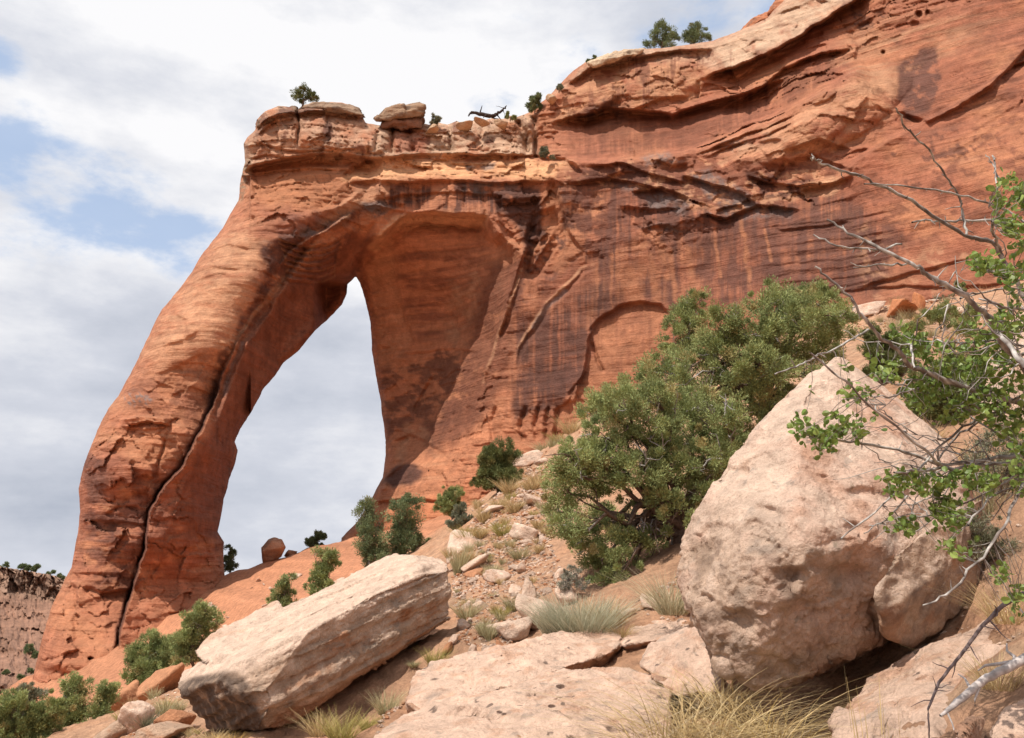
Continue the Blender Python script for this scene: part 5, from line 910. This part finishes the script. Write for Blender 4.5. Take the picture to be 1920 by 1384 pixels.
small('sagebrush', 865, 1000, 46, 56, 6, 46, 'tall grey bush at the head of the talus gully', 'bush', SAGE, 28, 6, 45, 1.4, 30, up=1.0)
small('sagebrush', 936, 1000, 46, 30, 5, 47, 'dark grey twiggy brush in the middle of the slope', 'bush', [(.17,.15,.13),(.25,.22,.2),(.2,.18,.16)], 26, 5, 30, 1.2, 20, up=.8)
small('sagebrush', 1075, 1115, 66, 50, 5, 48, 'grey twiggy brush under the lowest juniper boughs', 'bush', [(.2,.2,.15),(.3,.29,.23),(.25,.22,.2)], 11.5, 5, 20, 1.0, 40, up=.6)
# far rim shrubs
rsf = np.random.RandomState(5)
for i, (px, py, w, h, Y) in enumerate([(6,1066,28,14,262),(44,1068,22,13,262),(62,1070,16,14,262),(95,1076,14,9,262),(116,1084,14,10,260),(55,1222,22,16,180),(66,1232,14,12,178),(38,1272,12,10,160),(48,1302,14,10,150),(12,1262,10,8,165),(58,1260,14,10,165)]):
    small('shrub', px, py+3, w*1.15, h*.9, 4, 60+i, 'tiny dark shrub on the rim of the far canyon wall' if i < 5 else 'tiny dark shrub on the lower ledges of the far canyon wall', 'shrub', PIN, Y, 3.5, 30, 1.6, 0, 'shrubs on the far rim' if i < 5 else 'shrubs below the far rim')

# ---- grasses
def blades(n, h, spread, lean, w, cols, rs, seg=3, droop=.5, tilt=0.0):
    V = []; Q_ = []; C_ = []; cols = np.asarray(cols)
    an = rs.rand(n)*2*math.pi; r = spread*np.sqrt(rs.rand(n)); base = np.stack([np.cos(an)*r, np.sin(an)*r, -.03*h+0*r], -1)
    out_ = np.stack([np.cos(an+rs.normal(size=n)*.7), np.sin(an+rs.normal(size=n)*.7), 0*an], -1); hh = h*rs.uniform(.55, 1.15, n); ln = lean*rs.uniform(.3, 1.4, n)
    side = np.stack([-np.sin(an+rs.normal(size=n)), np.cos(an+rs.normal(size=n)), 0*an], -1); ts = np.linspace(0, 1, seg+1); pts = []
    for t in ts:
        p = base+out_*(hh*ln*(t+droop*t*t))[:, None]+np.array([0, 0, 1.])*(hh*(t-droop*.35*ln*t*t))[:, None]; p[:, 0] += tilt*h*t*t
        ww = w*(1-.85*t); pts.append((p-side*ww/2, p+side*ww/2))
    V = np.stack([np.stack(x, 1) for x in pts], 1).reshape(-1, 3); st = 2*(seg+1); i = (np.arange(n)*st)[:, None]; k = (np.arange(seg)*2)[None]
    Q_ = np.stack([i+k, i+k+1, i+k+3, i+k+2], -1).reshape(-1, 4); ci = rs.rand(n, 1); c = cols[0]*(1-ci)+cols[1]*ci; c = c*rs.uniform(.75, 1.2, (n, 1)); c = np.repeat(c, st, 0)
    return V, Q_, c
STRAW = [(.45,.32,.15),(.62,.48,.27)]; YGR = [(.30,.27,.085),(.46,.38,.14)]; GGR = [(.40,.39,.27),(.56,.53,.39)]; GTUF = [(.34,.31,.17),(.56,.48,.29)]
def tuft_mesh(n, h, spread, lean, w, cols, seed, **k):
    V, Q_, c = blades(n, h, spread, lean, w, cols, np.random.RandomState(seed), **k); return mesh_from('grass_tuft', V, Q_, None, np.clip(c, .01, .8), smooth=False)
def put_tuft(px, py, w, h, label, cols, seed, n=260, lean=.5, bw=None, group=None, name='grass_tuft', Y=None, cat='grass tuft', **k):
    p = hit(px, py) if Y is None else at(px, py, Y); s = p[1]/F
    me = tuft_mesh(n, h*s, w*.28*s, lean*w/h, (bw or 1.4)*s, cols, seed, **k); return tag(link(name, me, M_GRASS, None, p), label, cat, group)
put_tuft(1088, 1204, 150, 84, 'large grey green brush clump behind the pale foreground ledge', GGR, 1, 1500, .34, 1.6, name='rabbitbrush', Y=9.6, cat='bush')
put_tuft(1140, 1185, 70, 60, 'yellowish grass at the right end of the grey green brush', STRAW, 2, 260, .5, 1.5, Y=9.8)
put_tuft(1040, 1195, 60, 60, 'grey green grass at the left end of the big brush clump', GGR, 3, 420, .5, 1.5, Y=9.5)
put_tuft(1262, 1150, 90, 80, 'pale dry grass between the juniper and the big boulder', [(.45,.40,.26),(.60,.53,.36)], 4, 420, .6, 1.4, Y=8.8)
for i, (px, py, w, h, n, lab) in enumerate([(1300,1400,150,150,520,'tall straw grass clump left of the gap under the big boulder'),(1250,1420,130,140,420,'tall straw grass clump at the left end of the foreground grass'),(1390,1410,150,170,520,'tall straw grass clump in the middle under the big boulder'),(1460,1400,120,130,340,'brownish straw grass clump in front of the dark gap'),(1350,1320,120,90,300,'short straw grass at the left foot of the big boulder')]):
    p = at(px, py, 5.35 if i != 4 else 6.0); s = p[1]/F; V0, Q0, c0 = blades(int(n*.35), h*s*.45, w*.5*s, 1.5, 2.4*s, [(.40,.31,.2),(.55,.45,.31)], np.random.RandomState(80+i), 6, 2.0, .4); V, Q_, c = blades(int(n*.34), h*s, w*.46*s, .7, 2.6*s, STRAW if i != 3 else [(.36,.24,.08),(.58,.45,.22)], np.random.RandomState(50+i), 6, 2.2, .25); Q_ = np.concatenate([Q_, Q0+len(V)]); V = np.concatenate([V, V0]); c = np.concatenate([c, c0]); tag(link('grass_tuft', mesh_from('grass_tuft', V, Q_, None, np.clip(c, .01, .8), False), M_GRASS, None, p), lab, 'grass clump')
for i, (px, py, h) in enumerate([(1612,1400,70),(1622,1400,110),(1650,1400,60),(1662,1392,110),(1690,1400,120),(1716,1400,100)]):
    pass
V, Q_, c = blades(14, .42, .22, .08, .009, [(.55,.40,.18),(.68,.55,.32)], np.random.RandomState(77), 4, .2); tag(link('grass_stalks', mesh_from('grass_stalks', V, Q_, None, c, False), M_GRASS, None, at(1645,1430,4.6)), 'a few upright straw stalks in front of the smooth tan ledge', 'grass')
TF = [(1700,960,120,90,STRAW,'straw grass behind the right edge of the big boulder'),(1760,900,110,80,STRAW,'dry grass under the leafy shrub behind the boulder'),(1850,960,140,110,GTUF,'grey dry grass under the leafy shrub at the right edge'),(1880,1080,120,80,STRAW,'straw grass above the smooth tan ledge at right'),(1730,840,90,60,STRAW,'straw grass between boulder and dark juniper'),(1860,1180,110,70,STRAW,'straw grass beside the thorny dead branch'),(1030,1262,40,44,GTUF,'grass tuft growing in the crack of the pale ledge'),(815,1250,36,34,YGR,'yellow tuft in the shadow of the tilted slab'),(724,1325,46,42,GTUF,'grass tuft at the bottom of the slab shadow'),(640,1384,70,52,YGR,'green yellow bush below the front of the tilted slab'),(600,1380,60,40,STRAW,'straw tuft left of the green yellow bush'),(690,1350,36,24,YGR,'small yellow tuft beside the foreground ledge'),(875,1160,40,36,GTUF,'grey tuft at the right end of the tilted slab'),(880,1020,46,36,YGR,'bright green yellow tuft on the leaning slab'),(945,1005,36,28,YGR,'yellow tuft beside the dark grey brush'),(975,1045,42,26,GTUF,'tuft just below the white flat rock'),(925,1080,26,24,GTUF,'tuft above the round pale rock'),(962,1145,34,30,GTUF,'tuft left of the pointed rock'),(940,1158,26,20,YGR,'dark yellow tuft below the bare soil'),(908,1190,28,26,GTUF,'left tuft of the pair above the pale ledge'),(918,1200,22,26,GTUF,'right tuft of the pair above the pale ledge'),(965,958,34,28,STRAW,'straw tuft above the white flat rock'),(935,955,30,26,STRAW,'straw tuft by the thin rock plate'),(908,978,28,26,STRAW,'straw tuft above the tall grey bush'),(955,925,40,30,STRAW,'straw tuft right below the dark rounded juniper'),(998,918,36,28,STRAW,'straw tuft near the edge of the big juniper'),(1012,905,44,24,STRAW,'straw tuft below the flat rock slab'),(860,1075,30,50,GTUF,'tall tuft behind the top of the tilted slab'),(876,1060,26,30,STRAW,'straw tuft beside the rock plates'),(1072,812,44,34,STRAW,'straw grass on the crest under the cliff'),(1020,842,34,22,GTUF,'grey grass on the crest left of the junipers'),(1640,548,44,24,STRAW,'straw tuft at the cliff foot above the blocky rock'),(1668,548,44,26,STRAW,'straw tuft at the cliff foot above the red slab'),(1705,555,36,26,STRAW,'straw tuft at the cliff foot beside the tall red rock'),(1850,545,50,30,STRAW,'straw tuft under the cliff at the right'),(1700,598,30,22,GTUF,'grey tuft between the red slabs'),(1680,625,34,34,GTUF,'grey tuft below the layered rock'),(1712,612,26,16,STRAW,'straw tuft beside the round orange rock'),(845,1050,22,24,STRAW,'straw tuft at the upper right corner of the tilted slab'),(900,1010,26,22,STRAW,'straw tuft between the grey bushes'),(1010,990,22,18,STRAW,'straw tuft right of the white flat rock'),(272,1360,34,30,SAGE,'grey tuft beside the white square rock'),(310,1345,40,36,GTUF,'grey tuft below the tip of the tilted slab'),(400,1390,60,24,STRAW,'straw tuft under the dark end of the tilted slab'),(430,1390,50,26,[(.5,.3,.08),(.62,.42,.16)],'orange straw tuft under the dark end of the tilted slab'),(775,1248,20,12,GTUF,'tiny tuft on the pale ledge rim'),(1165,1200,40,30,STRAW,'straw tuft against the narrow ledge')]
for i, (px, py, w, h, c, lab) in enumerate(TF): put_tuft(px, py, w, h, lab, [c[0], c[1]], 100+i, 240, .5, 1.2)
tfm = [tuft_mesh(120, 1, .28, .6, .05, c, 160+i) for i, c in enumerate((GTUF, STRAW, YGR))]
for m_ in tfm: m_.materials.append(M_GRASS)
for poly, n, sd, lab, grp in (([(850,1010),(1000,880),(1030,900),(1040,990),(990,1130),(900,1200),(855,1120)], 60, 31, 'small dry grass tuft on the talus slope', 'small tufts on the talus'), (SL2, 26, 32, 'small dry grass tuft on the upper slope below the cliff', 'small tufts below the cliff'), ([(850,980),(1080,790),(1110,780),(1020,860),(900,960)], 22, 33, 'small dry grass tuft along the crest of the talus', 'small tufts along the crest'), (SL3, 14, 34, 'small dry grass tuft at the lower left', 'small tufts at lower left')):
    pts, rs = scatter(poly, n, sd)
    for p in hits(pts):
        s = rs.uniform(10, 22)*p[1]/F; o = link('grass_tuft', tfm[rs.choice(3, p=[.5, .4, .1])], None, None, p); o.scale = (s, s, s); o.rotation_euler[2] = rs.rand()*6.3; tag(o, lab, 'grass tuft', grp)

# ---- the leafy shrub at the right edge: traced branches at its own distance, all rising from one stump beyond the frame
BR_ = [([(1520,295),(1535,305),(1575,320),(1620,332),(1670,355),(1735,395),(1810,442),(1860,452),(1890,500),(1915,545),(1950,620),(1990,760),(2030,900)], 3.4, .002, .011),
 ([(1710,417),(1750,413),(1800,414),(1860,414),(1925,426),(1990,470),(2040,560)], 3.5, .0025, .006), ([(1680,203),(1700,240),(1740,280),(1775,330),(1800,370),(1805,400),(1812,440)], 3.4, .002, .0042), ([(1620,345),(1720,352),(1800,365),(1876,388),(1930,420)], 3.4, .0015, .004),
 ([(1550,412),(1600,440),(1650,467),(1705,492),(1725,505),(1760,527),(1810,555),(1850,590),(1880,640),(1920,690),(1970,760),(2030,900)], 3.2, .0025, .012), ([(1525,440),(1580,465),(1640,468),(1690,458)], 3.2, .0015, .003), ([(1600,502),(1650,497),(1700,495)], 3.2, .0012, .0025),
 ([(1528,500),(1560,525),(1600,565),(1628,610),(1660,640),(1690,662),(1707,690),(1715,690),(1775,713),(1854,742),(1930,758),(2030,900)], 3.3, .002, .012), ([(1452,702),(1490,688),(1526,671),(1580,645),(1628,618)], 3.3, .0013, .003),
 ([(1520,662),(1582,716),(1662,787),(1747,855),(1775,880),(1850,905)], 3.3, .0018, .0048), ([(1554,821),(1616,832),(1701,846),(1758,872),(1843,863),(1925,850),(2030,900)], 3.5, .0025, .009), ([(1676,886),(1730,882),(1786,877),(1850,870),(1925,868)], 3.4, .0025, .007),
 ([(1577,1010),(1639,962),(1713,894),(1772,826),(1831,787),(1900,770)], 3.4, .0013, .004), ([(1730,1135),(1786,1110),(1843,1042),(1888,974),(1925,890),(1960,850)], 3.3, .0015, .006), ([(1854,600),(1888,645),(1925,690)], 3.0, .004, .008), ([(1865,300),(1862,290),(1870,340),(1873,388)], 3.6, .0015, .003), ([(1848,290),(1862,310),(1868,345)], 3.6, .001, .002),
 ([(1640,745),(1700,735),(1755,715)], 3.3, .0012, .003), ([(1715,690),(1708,650),(1700,640)], 3.3, .0015, .004), ([(1755,870),(1790,820),(1850,780),(1920,740)], 3.6, .002, .005), ([(1800,760),(1850,700),(1925,660)], 3.5, .002, .005), ([(1670,690),(1740,645),(1850,640),(1925,650)], 3.7, .0015, .004), ([(1720,690),(1800,770),(1880,820),(1925,840)], 3.6, .0015, .004), ([(1815,985),(1860,930),(1925,900)], 3.4, .002, .004), ([(1690,975),(1770,960),(1840,930),(1925,880)], 3.5, .0015, .0035), ([(1835,560),(1880,575),(1925,580)], 3.2, .002, .004), ([(1860,415),(1862,440),(1880,480)], 3.4, .003, .006), ([(1830,500),(1870,515),(1905,525)], 3.3, .0015, .003), ([(1620,1000),(1660,975),(1700,930)], 3.4, .001, .002), ([(1800,560),(1850,545),(1925,540)], 3.3, .0015, .003)]
shrub = empty('shrub', at(2030,1000,3.6), 'thorny grey shrub with bright green leaves reaching in from the right edge', 'shrub'); so_ = np.array(shrub.location[:]); rs = np.random.RandomState(8)
paths = [(np.array([at(2030,900,3.5), at(2040,1000,3.6), at(2030,1150,3.7)])-so_, [.018,.024,.03])]; LP = []
for pts, Y, r0, r1 in BR_:
    n = len(pts); tt_ = np.linspace(0, 1, n); Yv = Y+.25*np.sin(tt_*3+Y*9)+(.1*tt_); P = np.array([at(p[0], p[1], y) for p, y in zip(pts, Yv)])-so_
    m = (n-1)*5+1; f = np.linspace(0, n-1, m); P = np.stack([np.interp(f, np.arange(n), P[:, i]) for i in range(3)], -1)
    Ps = P.copy(); Ps[1:-1] = (P[:-2]+2*P[1:-1]+P[2:])/4; Ps[1:-1] += rs.normal(size=(m-2, 3))*.0035; R_ = np.linspace(r0, r1, m)*(1+.12*rs.normal(size=m)); R_ = np.abs(R_)*1.25+.0014; paths.append((Ps, R_)); LP.append((Ps, R_))
    for i in range(2, m-1):                                       # thorns and short spurs
        if rs.rand() < .42 and Ps[i, 0]+so_[0] < 2.6:
            d = rs.normal(size=3); d[1] *= .5; d /= np.linalg.norm(d); l = rs.choice([.02, .035, .07], p=[.5, .35, .15])*rs.uniform(.6, 1.3); q = np.array([Ps[i], Ps[i]+d*l*.5+rs.normal(size=3)*.003, Ps[i]+d*l]); paths.append((q, [.0034, .0024, .001]))
def leaf_set(spots, size, rs):
    VV = []; TT = []; CC_ = []; off = 0
    prof_ = [(0,0),(.30,.22),(.44,.5),(.38,.78),(.0,1.0),(-.38,.78),(-.44,.5),(-.30,.22)]
    for p in spots:
        k = rs.randint(1, 5)
        for j in range(k):
            d = rs.normal(size=3); d[2] += .35; d /= np.linalg.norm(d); s = np.cross(d, rs.normal(size=3)); s /= np.linalg.norm(s); nn = np.cross(d, s); L_ = size*rs.uniform(.5, 1.25); o = p+rs.normal(size=3)*.007
            v = [o+d*L_*y+s*L_*x*.9+nn*L_*(.35*abs(x)+.12*y*y) for x, y in prof_]; v.append(o+d*L_*.5); VV += v; TT += [[off+8, off+i, off+(i+1) % 8] for i in range(8)]; off += 9
            c = np.array([.15,.24,.05])+np.array([.16,.12,.04])*rs.rand()*.6; c = c*rs.uniform(.65, 1.3); CC_ += [c]*9
    return np.array(VV), np.array(TT), np.array(CC_)
zones = [(1895,370,34,50,12,3.3),(1905,440,24,30,8,3.3),(1845,492,34,14,8,3.2),(1905,520,22,36,8,3.2),(1895,600,30,30,8,3.2),(1740,660,50,30,14,3.5),(1800,690,60,36,22,3.6),(1870,700,50,50,26,3.6),(1860,620,50,30,14,3.6),(1720,740,40,30,12,3.5),(1800,760,60,30,20,3.6),(1880,790,40,40,18,3.6),(1660,695,30,16,7,3.4),(1530,815,40,22,9,3.45),(1500,800,16,22,5,3.45),(1600,803,34,12,7,3.5),(1545,845,20,12,4,3.45),(1690,905,44,22,9,3.45),(1760,905,40,20,10,3.5),(1780,960,36,26,12,3.5),(1700,990,30,10,5,3.5),(1830,900,40,26,12,3.5),(1775,1030,12,16,3,3.4),(1905,880,20,50,8,3.5),(1905,1130,14,30,5,3.3),(1600,740,30,20,6,3.5),(1690,620,26,14,4,3.6)]
spots = []
for px, py, rx, ry, n, Y in zones:
    for k in range(int(n*3.6)):
        a = rs.rand()*6.28; q = math.sqrt(rs.rand()); spots.append(at(px+rx*q*math.cos(a), py+ry*q*math.sin(a), Y+rs.uniform(-.15, .15))-so_)
for k in range(120):                                               # tangle of thin twigs between the limbs
    i = rs.randint(len(LP)); P, r_ = LP[i]; j = rs.randint(3, len(P)-1)
    if P[j, 0]+so_[0] < 1.7 or P[j, 2]+so_[2] > 1.45: continue
    d = rs.normal(size=3)*np.array([1, .5, 1]); d[0] -= .5; d /= np.linalg.norm(d); l = rs.uniform(.1, .42); q = curve(P[j], P[j]+d*l, 8, rs, .35); paths.append((q, np.linspace(.0036, .0012, 8))); LP.append((q, None))
# sit every leaf cluster on its nearest branch or give it a thin twig of its own
allb = np.concatenate([p for p, r_ in LP]); tw = []; sp2 = []
for s in spots:
    i = np.argmin(((allb-s)**2).sum(1)); b_ = allb[i]; tw.append((curve(b_, s, 4, rs, .3), [.0016, .0013, .001, .0007])); sp2.append(s)
    if rs.rand() < .6: sp2.append(b_*.5+s*.5)
paths += tw
V, Q_ = tubes(paths, 6); nv = fbm(V*30, 3, seed=4); cb = np.where((nv > .02)[:, None], np.array([[.40,.37,.34]]), np.array([[.17,.14,.125]]))
link('branches', mesh_from('branches', V, Q_, None, cb), M_BARK, shrub)
V, T, c = leaf_set(sp2, .031, rs); link('leaves', mesh_from('leaves', V, None, T, c, smooth=False), M_GREEN, shrub)
# dead wood
def wood(name, pts, rad, label, col, seed, cat='dead branch', spurs=4):
    rs = np.random.RandomState(seed); P = np.array([at(*p) for p in pts]); o0 = P.mean(0); P = P-o0; n = len(P); m = (n-1)*6+1; f = np.linspace(0, n-1, m); P = np.stack([np.interp(f, np.arange(n), P[:, i]) for i in range(3)], -1)
    P[1:-1] += rs.normal(size=(m-2, 3))*rad[0]*.25; R_ = np.interp(f, np.arange(n), rad); ps = [(P, R_)]
    for k in range(spurs): i = rs.randint(2, m-1); d = rs.normal(size=3); d /= np.linalg.norm(d); ps.append((curve(P[i], P[i]+d*max(rad)*rs.uniform(4, 9), 4, rs, .3), np.linspace(R_[i]*.5, R_[i]*.15, 4)))
    V, Q_ = tubes(ps, 8); return tag(link(name, mesh_from(name, V, Q_, None, np.tile(np.asarray(col), (len(V), 1))), M_BARK, None, o0), label, cat)
wood('dead_branch', [(1763,1342,3.7),(1800,1312,3.75),(1843,1276,3.8),(1890,1252,3.8),(1960,1215,3.8)], [.006,.016,.018,.02,.024], 'thick pale grey dead branch lying at the lower right', (.42,.37,.35), 1, spurs=6)
wood('dead_branch', [(1742,1384,3.9),(1740,1330,3.9),(1760,1280,4.0),(1800,1230,4.0),(1840,1175,4.0),(1880,1135,4.0),(1960,1090,4.0)], [.003,.005,.007,.008,.009,.011,.013], 'dark thorny dead branch above the smooth tan ledge', (.16,.12,.115), 2, spurs=14)
wood('dead_log', [(878,218,66),(884,210,66),(900,214,66),(918,218,66),(926,216,66)], [.06,.10,.18,.2,.1], 'left half of the dark dead log on the arch top', (.05,.035,.03), 3, 'dead log', 4)
wood('dead_log', [(924,218,66.2),(934,212,66.2),(946,204,66.2),(950,198,66.2)], [.16,.14,.08,.03], 'right forked end of the dark dead log on the arch top', (.05,.035,.03), 4, 'dead log', 3)
wood('fallen_twig', [(1200,1132,10.5),(1225,1145,10.4),(1260,1150,10.2)], [.02,.016,.01], 'dark fallen stick under the big juniper', (.1,.07,.05), 5, spurs=3)
